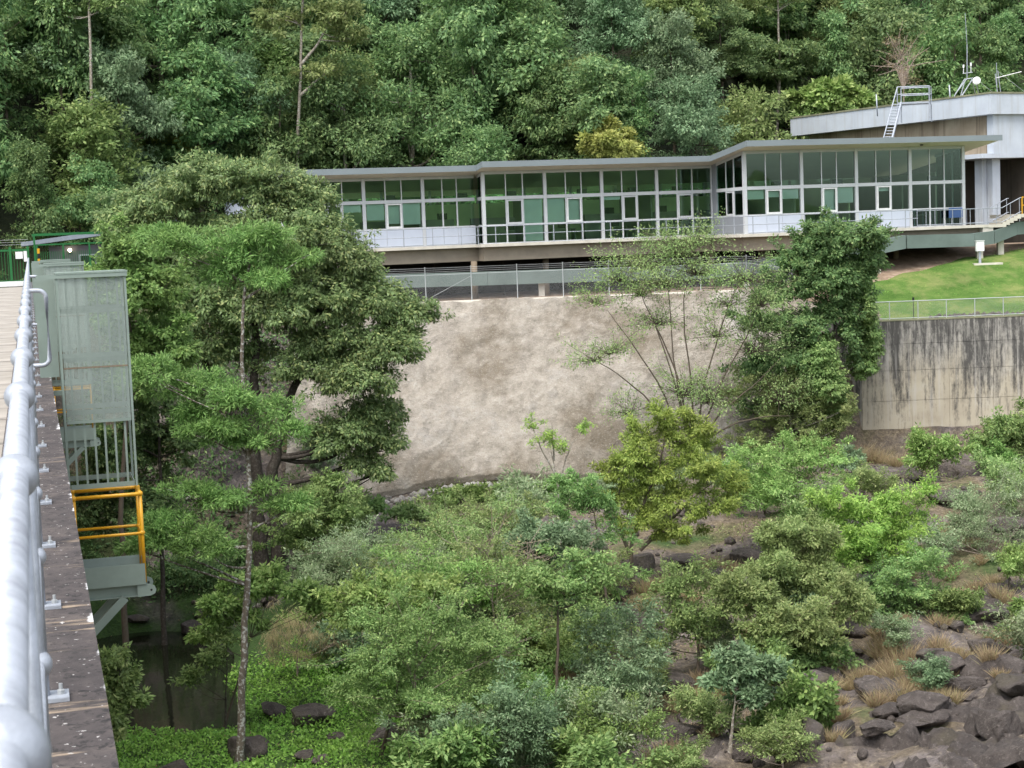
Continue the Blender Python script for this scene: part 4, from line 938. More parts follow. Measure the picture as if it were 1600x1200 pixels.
ya_ = thing('yagi_aerial', 'roof mast with a long white boom aerial pointing right and a stay wire', 'aerial', tuple(base))
m = MB()
for a, b, rr in (((1557, 98), (1558, 150), .02), ((1559, 110), (1564, 148), .025), ((1555, 115), (1559, 148), .025), ((1564, 148), (1558, 149), .03)): rod(m, q(*a), q(*b), rr)
m.build('mast', M['galv'], ya_)
rod(MB(), q(1556, 122), q(1596, 112), 0.03).build('boom', M['white_paint'], ya_)
for i in range(5):
    c = Vector(q(1564 + i * 7, 120.3 - i * 1.75)); rod(MB(), c - Vector((0.05, 0.35, 0)), c + Vector((0.05, 0.35, 0)), 0.012, 4).build('element', M['white_paint'], ya_)
rod(MB(), q(1560, 112), q(1604, 146), 0.012, 4).build('stay_wire', M['wire'], ya_)
for pxx, t, b, yy, lab in ((1371, 148, 175, 121, 'thin vent pipe on the roof edge left of the access ladder'), (1485, 133, 160, 115.5, 'thin vent pipe on the roof edge just left of the dish mast')):
    a = P(pxx, b, yy); h = (b - t) / 2600 * yy
    v = thing('vent_pipe', lab, 'pipe', tuple(a)); MB().tube([(0, 0, -0.3), (-0.06, 0, h)], 0.05, 8).build('pipe', M['galv'], v, True)

# ------------------------------------------------------------------ vegetation
def unit(a): return a / (np.linalg.norm(a, axis=-1, keepdims=True) + 1e-9)
def leaves_mesh(name, Pn, D, Nn, L, Wd, fold=0.18):
    n = len(Pn); L = np.broadcast_to(L, (n,))[:, None]; Wd = np.broadcast_to(Wd, (n,))[:, None]
    D = unit(D); S = unit(np.cross(D, Nn)); Nn = np.cross(S, D)
    a = Pn; b = Pn + D * L * 0.42 + S * Wd * 0.5 - Nn * Wd * fold; c = Pn + D * L - Nn * L * 0.12; d = Pn + D * L * 0.42 - S * Wd * 0.5 - Nn * Wd * fold
    V = np.stack([a, b, c, d], 1).reshape(-1, 3)
    return new_mesh(name, V, np.arange(4 * n).reshape(-1, 4))
def crown_points(lobes, dens, rng, gap=0.35, zlo=-0.75, fill=0.25):
    """clump centres spread over and inside ellipsoid lobes, with noisy gaps"""
    C_, O_, I_ = [], [], []
    for li, (c, r) in enumerate(lobes):
        c = np.array(c); r = np.array(r)
        n = int(max(6, dens * (r[0] * r[1] + r[0] * r[2] + r[1] * r[2]) * 1.4))
        d = unit(rng.normal(size=(n * 2, 3))); d = d[d[:, 2] > zlo + 0.35 * rng.random(len(d))][:n]
        rad = np.where(rng.random(len(d)) < fill, rng.uniform(0.2, 0.7, len(d)), np.where(rng.random(len(d)) < 0.07, rng.uniform(1.1, 1.5, len(d)), rng.uniform(0.72, 1.08, len(d))))
        p = c + d * r * rad[:, None]
        s = 1.1 / max(0.5, r.mean())
        keep = fbm(p[:, 0] * s * 1.7 + li * 7, p[:, 2] * s * 1.7 + p[:, 1] * s, 77, 2) + rng.normal(size=len(p)) * 0.08 > gap - 0.6
        C_.append(p[keep]); O_.append(unit(d / r)[keep]); I_.append(np.full(keep.sum(), li))
    return np.concatenate(C_), np.concatenate(O_), np.concatenate(I_)
def fill_leaves(Cp, On, rng, nl, rc, L, Wd, droop, flat=0.6, up=0.6):
    n = len(Cp) * nl
    off = unit(rng.normal(size=(n, 3))) * (rng.random(n) ** 0.5)[:, None] * rc; off[:, 2] *= flat
    out = np.repeat(On, nl, 0); Pn = np.repeat(Cp, nl, 0) + off
    D = out * 0.45 + unit(off) * 0.7 + rng.normal(size=(n, 3)) * 0.45; D[:, 2] -= droop
    Nn = out * 0.7 + np.array([0, -0.25, up]) + rng.normal(size=(n, 3)) * 0.36
    ls = L * rng.uniform(0.6, 1.25, n); return Pn, D, Nn, ls, Wd * ls / L
def curve(a, b, rng, sag=0.08, k=5, lift=0.0):
    a = np.asarray(a, float); b = np.asarray(b, float); t = np.linspace(0, 1, k)[:, None]; ln = np.linalg.norm(b - a)
    m = rng.normal(size=3) * sag * ln; m[2] += lift * ln
    return a * (1 - t) + b * t + m * (4 * t * (1 - t)) * 0.5
def wood_mesh(name, tubes):
    Vs, Fs = [], []; o = 0
    for pts, r, n in tubes:
        V, F = tube(pts, r, n); Vs.append(V); Fs.append(F + o); o += len(V)
    return new_mesh(name, np.concatenate(Vs), np.concatenate(Fs), True)
DM, NM, SM_ = 1.45, 1.75, 1.06
def split_lobes(lobes, rng):                             # break every lobe into uneven sprays
    out = []
    for c, r in lobes:
        c = np.asarray(c); k = 4
        for _ in range(k):
            o = unit(rng.normal(size=3)) * rng.uniform(0.3, 0.7); out.append((c + o * r, r * rng.uniform(0.45, 0.75)))
    return out
def build_tree(name, label, cat, base, trunk, lobes, seed, leafm, barkm, r0=0.15, r1=0.05, dens=6, nl=26, rc=0.35, L=0.16, Wd=0.07,
               droop=0.25, flat=0.6, gap=0.35, twig=0.35, twig_r=0.012, limbs=True, group=None, zlo=-0.75, fill=0.25, up=0.55, multi=None, limb_r=None):
    """base: world point. trunk: list of world points. lobes: list of (centre, radii) in world space."""
    rng = np.random.default_rng(seed); base = np.array(base, float)
    if name != 'forest_tree': rc, dens, nl, lobes = rc * .82, dens * DM, int(round(nl * NM)), [(c, np.array(r) * SM_) for c, r in lobes]; twig = twig / 1.7
    olobes = lobes
    if name not in ('forest_tree', 'spreading_tree', 'fan_tree'): lobes = split_lobes(lobes, rng); dens = dens * 0.75
    if name == 'spreading_tree': dens *= 1.25
    t = thing(name, label, cat, tuple(base), 0, group)
    tr = [np.array(p, float) - base for p in trunk]
    lb = [(np.array(c, float) - base, np.array(r, float)) for c, r in lobes]
    tubes = []
    T = np.array(tr)
    if len(T) > 1:
        seg = np.linalg.norm(np.diff(T, axis=0), axis=1); s = np.concatenate([[0], np.cumsum(seg)]); tt = np.linspace(0, s[-1], max(6, len(T) * 3))
        Tp = np.stack([np.interp(tt, s, T[:, i]) for i in range(3)], 1); Tp += rng.normal(size=Tp.shape) * r0 * 0.18; Tp[0] = T[0]
        rr = r0 + (r1 - r0) * np.linspace(0, 1, len(Tp)) ** 0.8; rr[0] *= 1.35
        tubes.append((Tp, rr, 9))
    else: Tp = T; rr = np.array([r0])
    for mt in (multi or []):
        mp = np.array([np.array(p, float) - base for p in mt]); k = len(mp); s = np.linspace(0, 1, k); q_ = np.linspace(0, 1, k * 3)
        mp = np.stack([np.interp(q_, s, mp[:, i]) for i in range(3)], 1); mp[1:] += rng.normal(size=mp[1:].shape) * r0 * 0.15
        tubes.append((mp, np.linspace(r0 * 0.8, r1 * 0.6, len(mp)), 7)); Tp = np.concatenate([Tp, mp]); rr = np.concatenate([rr, np.linspace(r0 * 0.8, r1 * 0.6, len(mp))])
    Cp, On, Li = crown_points(lb, dens, rng, gap, zlo, fill)
    if limbs:
        for li, (c, r) in enumerate(lb):
            if name not in ('forest_tree', 'spreading_tree', 'fan_tree') and li % 4 > 1: continue
            ok = np.where(Tp[:, 2] < c[2] + r[2] * 0.3)[0]; ok = ok if len(ok) else np.array([0])
            dd = np.linalg.norm(Tp[ok] - c, axis=1) + np.abs(Tp[ok, 2] - (c[2] - 0.5 * np.linalg.norm(Tp[ok, :2] - c[:2], axis=1))) * 0.6
            j = ok[np.argmin(dd)]; lr = min(rr[j] * 0.62, limb_r or 9)
            mid = c - np.array([0, 0, r[2] * 0.25])
            tubes.append((curve(Tp[j], mid, rng, 0.14, 7, -0.04), np.linspace(lr, max(lr * 0.35, twig_r), 7), 6))
            idx = np.where(Li == li)[0]
            idx = idx[rng.random(len(idx)) < twig]
            for q_ in idx:
                st = mid + (Tp[j] - mid) * rng.uniform(0, 0.35)
                tubes.append((curve(st, Cp[q_], rng, 0.16, 4, 0.02), np.linspace(max(lr * 0.3, twig_r), twig_r * 0.5, 4), 4))
    if name not in ('forest_tree', 'slender_tree', 'vine_curtain', 'creeper', 'spreading_tree'):          # long shoots that break the outline
        for c, r in [(np.array(c, float) - base, np.array(r, float)) for c, r in olobes]:
            for _ in range(4):
                q_ = unit(rng.normal(size=3) + np.array([0, 0, 0.7])); a = c + q_ * r * 0.4; e_ = c + q_ * r * rng.uniform(1.15, 1.75) + np.array([0, 0, r[2] * rng.uniform(0, .35)])
                cv = curve(a, e_, rng, 0.12, 6); tubes.append((cv, np.linspace(twig_r * 1.2, twig_r * .4, 6), 4))
                u_ = rng.uniform(.3, 1, 7); pts_ = np.stack([np.interp(u_, np.linspace(0, 1, 6), cv[:, k]) for k in range(3)], 1)
                Cp = np.concatenate([Cp, pts_ + rng.normal(size=pts_.shape) * .05]); On = np.concatenate([On, np.repeat(q_[None], 7, 0)])
    if tubes: link('trunk', wood_mesh('trunk', tubes), M[barkm], t)
    Pn, D, Nn, ls, ws = fill_leaves(Cp, On, rng, nl, rc, L, Wd, droop, flat, up)
    link('crown', leaves_mesh('crown', Pn, D, Nn, ls, ws), M[leafm], t)
    return t
NLEAF = [0]
def lob(Y, *ls, dy=0.0):                                 # lobes given by where they show in the photo, at depth Y
    r = np.random.default_rng(int(Y * 10) + len(ls)); out = []
    for i, l in enumerate(ls):
        px, py, rx, rz = l[:4]; y = Y + (l[4] if len(l) > 4 else r.uniform(-0.5, 0.5) * rx / 2600 * Y * 0.9)
        a, b = rx / 2600 * Y, rz / 2600 * Y
        out.append((P(px, py, y), (a, max(a * 0.75, b), b)))
    return out
def root(px, py_hint, Y): p = P(px, py_hint, Y); return np.array([p[0], Y, hz1(p[0], Y) - 0.1])
def stem(Y, *pp): return [P(a, b, Y) for a, b in pp]

# slim tall tree in front of everything on the left
Y = 52.5; b0 = root(374, 1195, Y)
build_tree('slender_tree', 'slim tall tree with blotched pale trunk and flat feathery bright layers', 'tree', b0, [b0] + stem(Y, (379, 1050), (386, 900), (391, 800), (388, 700), (380, 600), (378, 500), (384, 440), (392, 390), (396, 350)),
  lob(Y, (396, 372, 66, 30), (300, 378, 70, 20), (255, 368, 40, 14), (455, 405, 50, 22), (340, 425, 50, 18), (430, 440, 50, 16), (380, 400, 60, 22), (245, 580, 45, 20), (300, 600, 60, 24), (360, 615, 60, 26), (420, 640, 55, 28), (455, 672, 35, 22),
      (340, 670, 55, 20), (380, 690, 50, 18), (300, 640, 45, 16), (300, 762, 52, 20), (360, 785, 50, 18), (440, 785, 46, 14), (260, 820, 55, 24), (320, 850, 60, 26), (230, 850, 40, 26), (425, 760, 30, 12)),
  11, 'leaf_fresh', 'bark_blotch', 0.15, 0.035, dens=20, nl=26, rc=0.3, L=0.17, Wd=0.036, droop=0.1, flat=0.65, gap=0.3, twig=0.35, twig_r=0.009, limb_r=0.05)
# big spreading tree
Y = 75; b0 = root(405, 830, Y)
build_tree('spreading_tree', 'big dark glossy spreading tree covering the left end of the office', 'tree', b0, [b0] + stem(Y, (402, 760), (398, 690), (400, 600), (395, 500), (380, 420)),
  lob(Y, (250, 312, 62, 30), (335, 283, 80, 36), (415, 292, 70, 40), (470, 320, 50, 42), (200, 345, 50, 26), (505, 385, 50, 44), (545, 420, 50, 44), (575, 470, 60, 40), (635, 490, 46, 24), (490, 470, 80, 52), (600, 545, 52, 36), (560, 590, 66, 38), (470, 560, 74, 46),
      (590, 645, 42, 28), (600, 690, 30, 26), (592, 735, 20, 20), (545, 672, 42, 32), (330, 390, 90, 56), (410, 480, 80, 54), (300, 480, 66, 50), (250, 410, 56, 44), (340, 545, 56, 38), (520, 525, 56, 38), (420, 385, 90, 56), (620, 520, 36, 24), (515, 690, 30, 30), (560, 720, 22, 24)),
  12, 'leaf_glossy', 'bark_dark', 0.42, 0.1, dens=13, nl=25, rc=0.42, L=0.2, Wd=0.085, droop=0.5, flat=0.6, gap=0.37, twig=0.2, twig_r=0.015,
  multi=[[b0 + np.array([0.7, 0, 0])] + stem(Y, (425, 740), (440, 680), (460, 600), (500, 530), (540, 480)), stem(Y, (405, 690), (360, 640), (320, 560), (280, 470))], limb_r=0.13)
Y = 66; b0 = root(185, 900, Y)
build_tree('broadleaf_tree', 'bright green broadleaf tree rising just behind the ladder cages', 'tree', b0, [b0] + stem(Y, (190, 760), (200, 640), (205, 520), (190, 430)),
  lob(Y, (195, 392, 40, 18), (172, 440, 26, 16), (185, 420, 60, 44), (240, 465, 52, 50), (200, 520, 50, 44), (262, 540, 44, 36), (225, 590, 48, 40), (165, 475, 36, 44), (225, 380, 40, 16)),
  13, 'leaf_fresh', 'bark_brown', 0.16, 0.05, dens=12, nl=20, rc=0.32, L=0.2, Wd=0.1, droop=0.3, gap=0.28, twig=0.15)
Y = 70; b0 = root(250, 930, Y)
build_tree('understory_tree', 'dark leafy understory tree seen through the open bars of the ladder cage', 'tree', b0, [b0] + stem(Y, (252, 820), (250, 720), (246, 640)),
  lob(Y, (215, 640, 50, 40), (275, 660, 48, 34), (235, 720, 56, 50), (165, 700, 50, 60), (290, 690, 30, 24), (220, 800, 60, 44), (160, 800, 50, 56), (180, 600, 50, 44)),
  14, 'leaf_dark', 'bark_dark', 0.14, 0.05, dens=11, nl=20, rc=0.32, L=0.19, Wd=0.085, droop=0.35, gap=0.3, twig=0.15)
Y = 72
def bush(name, label, cat, Y, base_px, lobes, seed, lm, bm, **kw):
    b0 = root(base_px[0], base_px[1], Y); tops = [l[:2] for l in lobes]
    tp = min(tops, key=lambda a: a[1])
    k = dict(r0=0.07, r1=0.02, dens=14, nl=18, rc=0.26, L=0.13, Wd=0.055, droop=0.2, gap=0.36, twig=0.4, twig_r=0.008, limb_r=0.045); k.update(kw)
    mid = (base_px[0] * 0.5 + tp[0] * 0.5 + 4, base_px[1] * 0.45 + tp[1] * 0.55)
    cp = P(mid[0], mid[1], Y); zc = max(cp[2], b0[2] + 0.4); cp = np.array([cp[0], Y, zc])
    return build_tree(name, label, cat, b0, [b0, cp], lob(Y, *lobes), seed, lm, bm, **k)
bush('leafy_shrub', 'dark undergrowth shrub on the bank above the pond', 'shrub', 76, (290, 960), [(280, 900, 70, 34), (230, 910, 50, 30), (340, 880, 60, 34), (200, 890, 40, 40), (380, 930, 40, 26), (300, 940, 60, 22)], 15, 'leaf_dark', 'bark_dark', L=0.16, Wd=0.07, dens=11, gap=0.3)
bush('leafy_shrub', 'fresh green shrub at the foot of the big spreading tree', 'shrub', 69, (470, 870), [(470, 800, 50, 28), (510, 770, 44, 26), (450, 840, 50, 28), (520, 820, 36, 30), (540, 800, 24, 30)], 16, 'leaf_mid', 'bark_dark', L=0.16, Wd=0.07, dens=11, gap=0.3)
# sparse fan shaped tree before the slope
Y = 84; b0 = root(1082, 700, Y)
fan = [[(1082, 690), (1065, 640), (1052, 560), (1047, 480), (1040, 420)], [(1080, 690), (1060, 590), (1035, 530), (1010, 480), (995, 440)], [(1070, 690), (1030, 600), (990, 540), (950, 485)], [(1060, 690), (1010, 620), (960, 580), (915, 555)],
       [(1088, 690), (1100, 600), (1118, 540), (1140, 470), (1165, 430)], [(1085, 690), (1080, 590), (1070, 520), (1068, 460), (1090, 400)], [(1092, 690), (1130, 640), (1180, 600), (1220, 560)], [(1095, 692), (1150, 660), (1200, 650), (1235, 650)], [(1090, 690), (1130, 590), (1170, 520), (1190, 470)], [(1075, 690), (1055, 600), (1025, 510), (1005, 470)]]
build_tree('fan_tree', 'sparse many stemmed tree fanning out before the pale slope', 'tree', b0, [b0] + stem(Y, (1080, 660)),
  lob(Y, (1050, 385, 67, 39), (1085, 372, 54, 30), (1010, 412, 56, 33), (965, 430, 51, 33), (1090, 420, 62, 42), (1040, 440, 62, 36), (930, 468, 37, 21), (1000, 455, 48, 27), (925, 560, 48, 21), (960, 545, 40, 21), (1165, 430, 54, 36), (1190, 470, 48, 36), (1140, 470, 48, 30), (1070, 610, 45, 39), (1105, 620, 54, 45), (1180, 540, 59, 45), (1220, 610, 54, 39), (975, 640, 35, 33), (1030, 500, 54, 27), (1120, 520, 48, 30)),
  21, 'leaf_olive', 'bark_brown', 0.07, 0.022, dens=10, nl=6, rc=0.55, L=0.14, Wd=0.055, droop=0.35, gap=0.3, fill=0.5, twig=1.6, twig_r=0.009, multi=[stem(Y, *f) for f in fan], limb_r=0.035)
# vine draped tree
Y = 87; b0 = root(1300, 680, Y)
build_tree('vine_tree', 'dense dark tree hung with vines at the left end of the retaining wall', 'tree', b0, [b0] + stem(Y, (1302, 580), (1306, 500), (1312, 430), (1310, 390)),
  lob(Y, (1300, 362, 46, 24), (1340, 375, 46, 26), (1260, 392, 46, 26), (1365, 400, 24, 26), (1310, 405, 56, 24), (1235, 420, 44, 26), (1215, 455, 40, 28), (1275, 440, 54, 30), (1340, 430, 24, 26), (1190, 500, 36, 24), (1250, 500, 56, 36), (1225, 550, 40, 36), (1195, 570, 40, 34), (1185, 625, 40, 32), (1240, 620, 44, 40), (1312, 478, 40, 34), (1325, 540, 24, 40), (1300, 440, 56, 28)),
  22, 'leaf_dark', 'bark_dark', 0.16, 0.06, dens=10, nl=20, rc=0.36, L=0.2, Wd=0.09, droop=0.35, gap=0.3, twig=0.15)
b0 = root(1285, 690, Y - 0.8)
build_tree('vine_curtain', 'bright climbing vine curtain hanging over the corner of the retaining wall', 'vine', b0, [b0] + stem(Y - .8, (1290, 600), (1292, 540)),
  lob(Y - 0.8, (1285, 545, 26, 40, 0), (1292, 600, 30, 40, 0), (1275, 580, 36, 44, 0), (1300, 640, 24, 30, 0), (1250, 600, 30, 40, 0.3), (1355, 470, 14, 34, 1.6), (1352, 520, 16, 40, 1.8), (1350, 570, 20, 36, 1.8), (1358, 425, 20, 24, 1.4), (1368, 545, 14, 40, 2.0)),
  23, 'leaf_mid', 'bark_dark', 0.05, 0.02, dens=24, nl=18, rc=0.26, L=0.15, Wd=0.09, droop=0.8, gap=0.3, twig=0.05, zlo=-1.2, limb_r=0.03)
bush('leafy_shrub', 'grey green shrubs heaped under the vine hung tree', 'shrub', 85.5, (1240, 700), [(1200, 650, 44, 26), (1250, 640, 50, 30), (1290, 665, 40, 26), (1220, 610, 40, 26), (1180, 690, 40, 20), (1320, 650, 20, 30), (1150, 610, 34, 22)], 24, 'leaf_olive', 'bark_pale', L=0.15, Wd=0.06, dens=9, gap=0.38)
# yellow green tree
Y = 68; b0 = root(990, 890, Y)
build_tree('yellow_green_tree', 'yellow green tree with tufted crown standing in the middle of the river bed', 'tree', b0, [b0] + stem(Y, (985, 860), (1000, 800), (1030, 730), (1040, 680)),
  lob(Y, (1035, 658, 36, 20), (1000, 682, 38, 18), (1085, 672, 32, 20), (1070, 700, 40, 20), (990, 720, 44, 20), (1040, 735, 44, 20), (1100, 735, 44, 20), (1145, 760, 28, 22), (960, 740, 28, 16), (1060, 775, 48, 20), (980, 780, 40, 18), (1010, 815, 44, 18), (1110, 790, 34, 18), (1060, 830, 34, 18)),
  25, 'leaf_yellow', 'bark_brown', 0.11, 0.03, dens=17, nl=22, rc=0.26, L=0.16, Wd=0.055, droop=0.4, gap=0.38, twig=0.3, limb_r=0.05, multi=[stem(Y, (985, 870), (960, 800), (975, 740)), stem(Y, (1000, 860), (1060, 800), (1105, 760))])
# thin sapling
Y = 66; b0 = root(876, 830, Y)
build_tree('sapling', 'nearly bare pale sapling with a few yellow leaves before the slope', 'tree', b0, [b0] + stem(Y, (875, 800), (870, 745), (862, 705)), lob(Y, (832, 664, 14, 10), (860, 684, 12, 8), (908, 668, 16, 6), (850, 690, 20, 8), (880, 700, 16, 8)),
  26, 'leaf_yellow', 'bark_pale', 0.05, 0.02, dens=7, nl=5, rc=0.16, L=0.1, Wd=0.045, twig=0.6, multi=[stem(Y, (872, 760), (885, 715), (895, 690)), stem(Y, (870, 745), (845, 700), (832, 668)), stem(Y, (866, 720), (862, 660))], limb_r=0.03)
# centre bushes, back to front
bush('grey_shrub', 'sparse grey green shrub with bare pale twigs below the big spreading tree', 'shrub', 63, (560, 930), [(520, 860, 46, 34), (570, 850, 52, 34), (500, 905, 40, 30), (550, 900, 52, 30), (610, 870, 44, 30)], 31, 'leaf_grey', 'bark_dead', L=0.11, Wd=0.03, dens=14, nl=12, gap=0.42, twig=0.75, r0=0.05)
bush('grey_shrub', 'thin twiggy olive shrub in the middle of the lower foreground', 'shrub', 62, (690, 930), [(640, 850, 48, 30), (700, 830, 56, 32), (760, 830, 48, 28), (660, 890, 52, 30), (730, 880, 60, 30), (800, 800, 40, 24)], 32, 'leaf_olive', 'bark_dead', L=0.11, Wd=0.04, dens=12, nl=11, gap=0.44, twig=0.8, r0=0.05)
bush('leafy_shrub', 'rounded pale green shrub right of the twiggy olive one', 'shrub', 61, (860, 920), [(850, 838, 60, 24), (810, 850, 40, 24), (895, 850, 38, 22), (850, 868, 56, 20)], 33, 'leaf_blue', 'bark_brown', L=0.15, Wd=0.06, dens=17, gap=0.3)
bush('leafy_shrub', 'fine leaved shrub between the yellow green tree and the pale green shrub', 'shrub', 64, (950, 850), [(930, 790, 40, 26), (900, 760, 36, 20), (960, 830, 34, 26), (890, 800, 30, 22)], 34, 'leaf_mid', 'bark_brown', gap=0.42)
Y = 54.5; b0 = root(869, 1115, Y)
build_tree('slim_tree', 'slim brown straight trunked tree with thin crown in the lower centre', 'tree', b0, [b0] + stem(Y, (870, 1050), (872, 980), (870, 920), (868, 895)),
  lob(Y, (860, 905, 52, 18), (920, 900, 46, 22), (960, 905, 36, 20), (820, 900, 34, 14), (890, 870, 40, 12), (900, 930, 40, 12), (850, 940, 36, 14)), 35, 'leaf_mid', 'bark_brown', 0.075, 0.03, dens=16, nl=10, rc=0.26, L=0.15, Wd=0.06, gap=0.42, twig=0.6, twig_r=0.008, limb_r=0.03)
bush('foreground_bush', 'large fine leaved bush filling the lower middle of the view', 'bush', 51, (690, 1190), [(590, 960, 56, 34), (640, 985, 60, 36), (700, 960, 50, 34), (570, 1020, 60, 40), (650, 1040, 70, 44), (730, 1020, 70, 46), (790, 1010, 50, 44), (620, 1090, 70, 44), (710, 1095, 76, 46), (780, 1080, 60, 46), (550, 1080, 50, 36)],
  36, 'leaf_mid', 'bark_dead', dens=19, nl=16, L=0.105, Wd=0.042, gap=0.37, twig=0.45, r0=0.09)
bush('foreground_bush', 'lime green crown top poking out of the upper left of the large bush', 'bush', 52.5, (590, 1080), [(575, 930, 48, 24), (620, 930, 50, 24), (550, 960, 40, 28), (680, 925, 40, 20)], 37, 'leaf_lime', 'bark_brown', dens=20, nl=16, L=0.15, Wd=0.07, gap=0.33)
bush('foreground_bush', 'darker dense bush along the bottom edge in the middle', 'bush', 49, (760, 1200), [(700, 1150, 70, 40), (780, 1150, 70, 44), (840, 1140, 60, 44), (740, 1195, 80, 34), (860, 1185, 50, 34), (800, 1100, 50, 36)], 38, 'leaf_blue', 'bark_brown', dens=20, nl=16, L=0.12, Wd=0.05, gap=0.34)
bush('foreground_bush', 'thin upright bush right of the slim straight trunked tree', 'bush', 55, (980, 1090), [(985, 980, 44, 34), (940, 1000, 36, 36), (1010, 1030, 40, 36), (950, 1060, 40, 36), (1000, 1080, 44, 30), (920, 1050, 30, 36)], 39, 'leaf_blue', 'bark_brown', dens=14, nl=12, gap=0.42, twig=0.55)
bush('tall_shrub', 'tall airy light green sapling clump behind the large foreground bush', 'bush', 56.5, (640, 1050), [(620, 905, 44, 30), (660, 885, 40, 28), (600, 950, 40, 34), (680, 930, 50, 36), (720, 905, 44, 30), (650, 980, 56, 34)], 55, 'leaf_lime', 'bark_dead', L=0.12, Wd=0.05, dens=13, nl=12, gap=0.42, twig=0.6)
bush('tall_shrub', 'bare branched shrub with pale twigs reaching up in the lower middle', 'bush', 57.5, (790, 1030), [(770, 880, 50, 30), (800, 900, 46, 30), (740, 870, 40, 26), (820, 940, 44, 34), (770, 960, 50, 34), (850, 960, 36, 28)], 56, 'leaf_olive', 'bark_dead', L=0.11, Wd=0.045, dens=11, nl=9, gap=0.44, twig=0.9, r0=0.06)
bush('tall_shrub', 'light green leafy clump left of the pale rock shelf', 'bush', 57, (900, 1060), [(900, 985, 40, 32), (930, 960, 40, 28), (880, 1030, 40, 34), (940, 1030, 40, 32)], 57, 'leaf_mid', 'bark_brown', L=0.12, Wd=0.05, dens=14, nl=13, gap=0.4)
bush('tall_shrub', 'spindly green shrub right of the bottom edge dark bush', 'bush', 49.5, (930, 1200), [(920, 1120, 40, 34), (950, 1150, 40, 34), (1000, 1140, 36, 30), (900, 1170, 36, 30)], 58, 'leaf_fresh', 'bark_brown', L=0.12, Wd=0.05, dens=15, nl=12, gap=0.42)
bush('tall_shrub', 'fresh green thicket between the slope foot weeds and the olive shrub', 'bush', 69, (760, 860), [(740, 800, 44, 24), (790, 815, 44, 24), (700, 810, 40, 24), (840, 800, 40, 22), (760, 840, 50, 22)], 59, 'leaf_olive', 'bark_dead', L=0.13, Wd=0.05, dens=11, nl=12, gap=0.42, twig=0.6)
bush('dead_shrub', 'leafless pale branched dead shrub rising from the middle of the thicket', 'shrub', 58.5, (775, 990), [(770, 850, 60, 40), (820, 860, 44, 30), (720, 860, 44, 30), (790, 900, 60, 30)], 66, 'straw', 'bark_dead', L=0.1, Wd=0.03, dens=9, nl=1, twig=1.7, twig_r=0.014, r0=0.07, limb_r=0.05)
# right hand bushes
bush('river_bush', 'bright bush spreading behind the right river bushes near the wall foot', 'bush', 71, (1230, 790), [(1240, 715, 48, 24), (1290, 712, 44, 22), (1190, 715, 44, 24), (1150, 745, 40, 28), (1210, 755, 56, 26), (1280, 750, 48, 24), (1170, 780, 40, 22)], 41, 'leaf_lime', 'bark_brown', dens=13, nl=14, L=0.14, Wd=0.055, gap=0.4)
bush('river_bush', 'rounded pale topped bush forming the peak of the right river thicket', 'bush', 60, (1250, 990), [(1235, 828, 48, 26), (1270, 850, 46, 28), (1210, 850, 44, 28), (1195, 890, 48, 34), (1260, 890, 56, 34), (1300, 900, 46, 32), (1240, 925, 56, 30)], 42, 'leaf_olive', 'bark_brown', dens=17, nl=20, L=0.15, Wd=0.06, gap=0.3)
bush('river_bush', 'mid green bush hanging over dark rocks in the right thicket', 'bush', 57, (1250, 1040), [(1180, 945, 50, 36), (1230, 965, 56, 36), (1290, 960, 56, 38), (1200, 990, 44, 26), (1270, 1000, 50, 24), (1325, 940, 34, 34), (1150, 930, 40, 34)], 43, 'leaf_olive', 'bark_brown', dens=18, nl=20, L=0.14, Wd=0.058, gap=0.3)
bush('river_bush', 'leafy bush with sunlit flat sprays upper right of the thicket', 'bush', 63, (1370, 930), [(1340, 790, 46, 22), (1390, 800, 46, 24), (1430, 775, 36, 20), (1320, 815, 40, 22), (1370, 835, 54, 26), (1420, 830, 44, 26), (1380, 870, 56, 28), (1330, 865, 40, 24), (1290, 790, 34, 18)], 44, 'leaf_yellow', 'bark_brown', dens=14, nl=17, L=0.15, Wd=0.055, gap=0.36)
bush('river_bush', 'twiggy darker bush on the right slope of the thicket', 'bush', 61, (1440, 1020), [(1410, 905, 50, 30), (1450, 920, 48, 32), (1490, 950, 44, 32), (1420, 955, 52, 34), (1470, 985, 52, 30), (1380, 930, 36, 36), (1510, 985, 30, 26), (1440, 880, 34, 22)], 45, 'leaf_mid', 'bark_dead', dens=14, nl=15, L=0.13, Wd=0.05, gap=0.36, twig=0.5)
bush('river_bush', 'olive bush left of the right thicket over the pale rock shelf', 'bush', 58, (1090, 1010), [(1080, 910, 48, 28), (1040, 940, 40, 30), (1110, 945, 44, 32), (1070, 980, 50, 30), (1120, 985, 36, 26), (1030, 990, 36, 28)], 46, 'leaf_mid', 'bark_brown', dens=15, nl=14, gap=0.38)
bush('small_tree', 'little broad leaved tree on pale twin stems among the dark rocks', 'tree', 50.5, (1140, 1135), [(1160, 1045, 38, 16), (1195, 1050, 22, 12), (1130, 1060, 26, 14), (1170, 1075, 34, 16), (1150, 1030, 20, 10), (1180, 1095, 26, 12)], 47, 'leaf_blue', 'bark_pale', dens=24, nl=12, L=0.18, Wd=0.08, gap=0.34)
bush('corner_bush', 'dense green bush against the foot of the wall at the right edge', 'bush', 82, (1575, 730), [(1560, 690, 44, 28), (1600, 665, 44, 28), (1590, 700, 48, 28), (1630, 690, 40, 30), (1540, 700, 26, 16)], 48, 'leaf_mid', 'bark_brown', dens=10, nl=20, L=0.17, Wd=0.08, rc=0.34, gap=0.26)
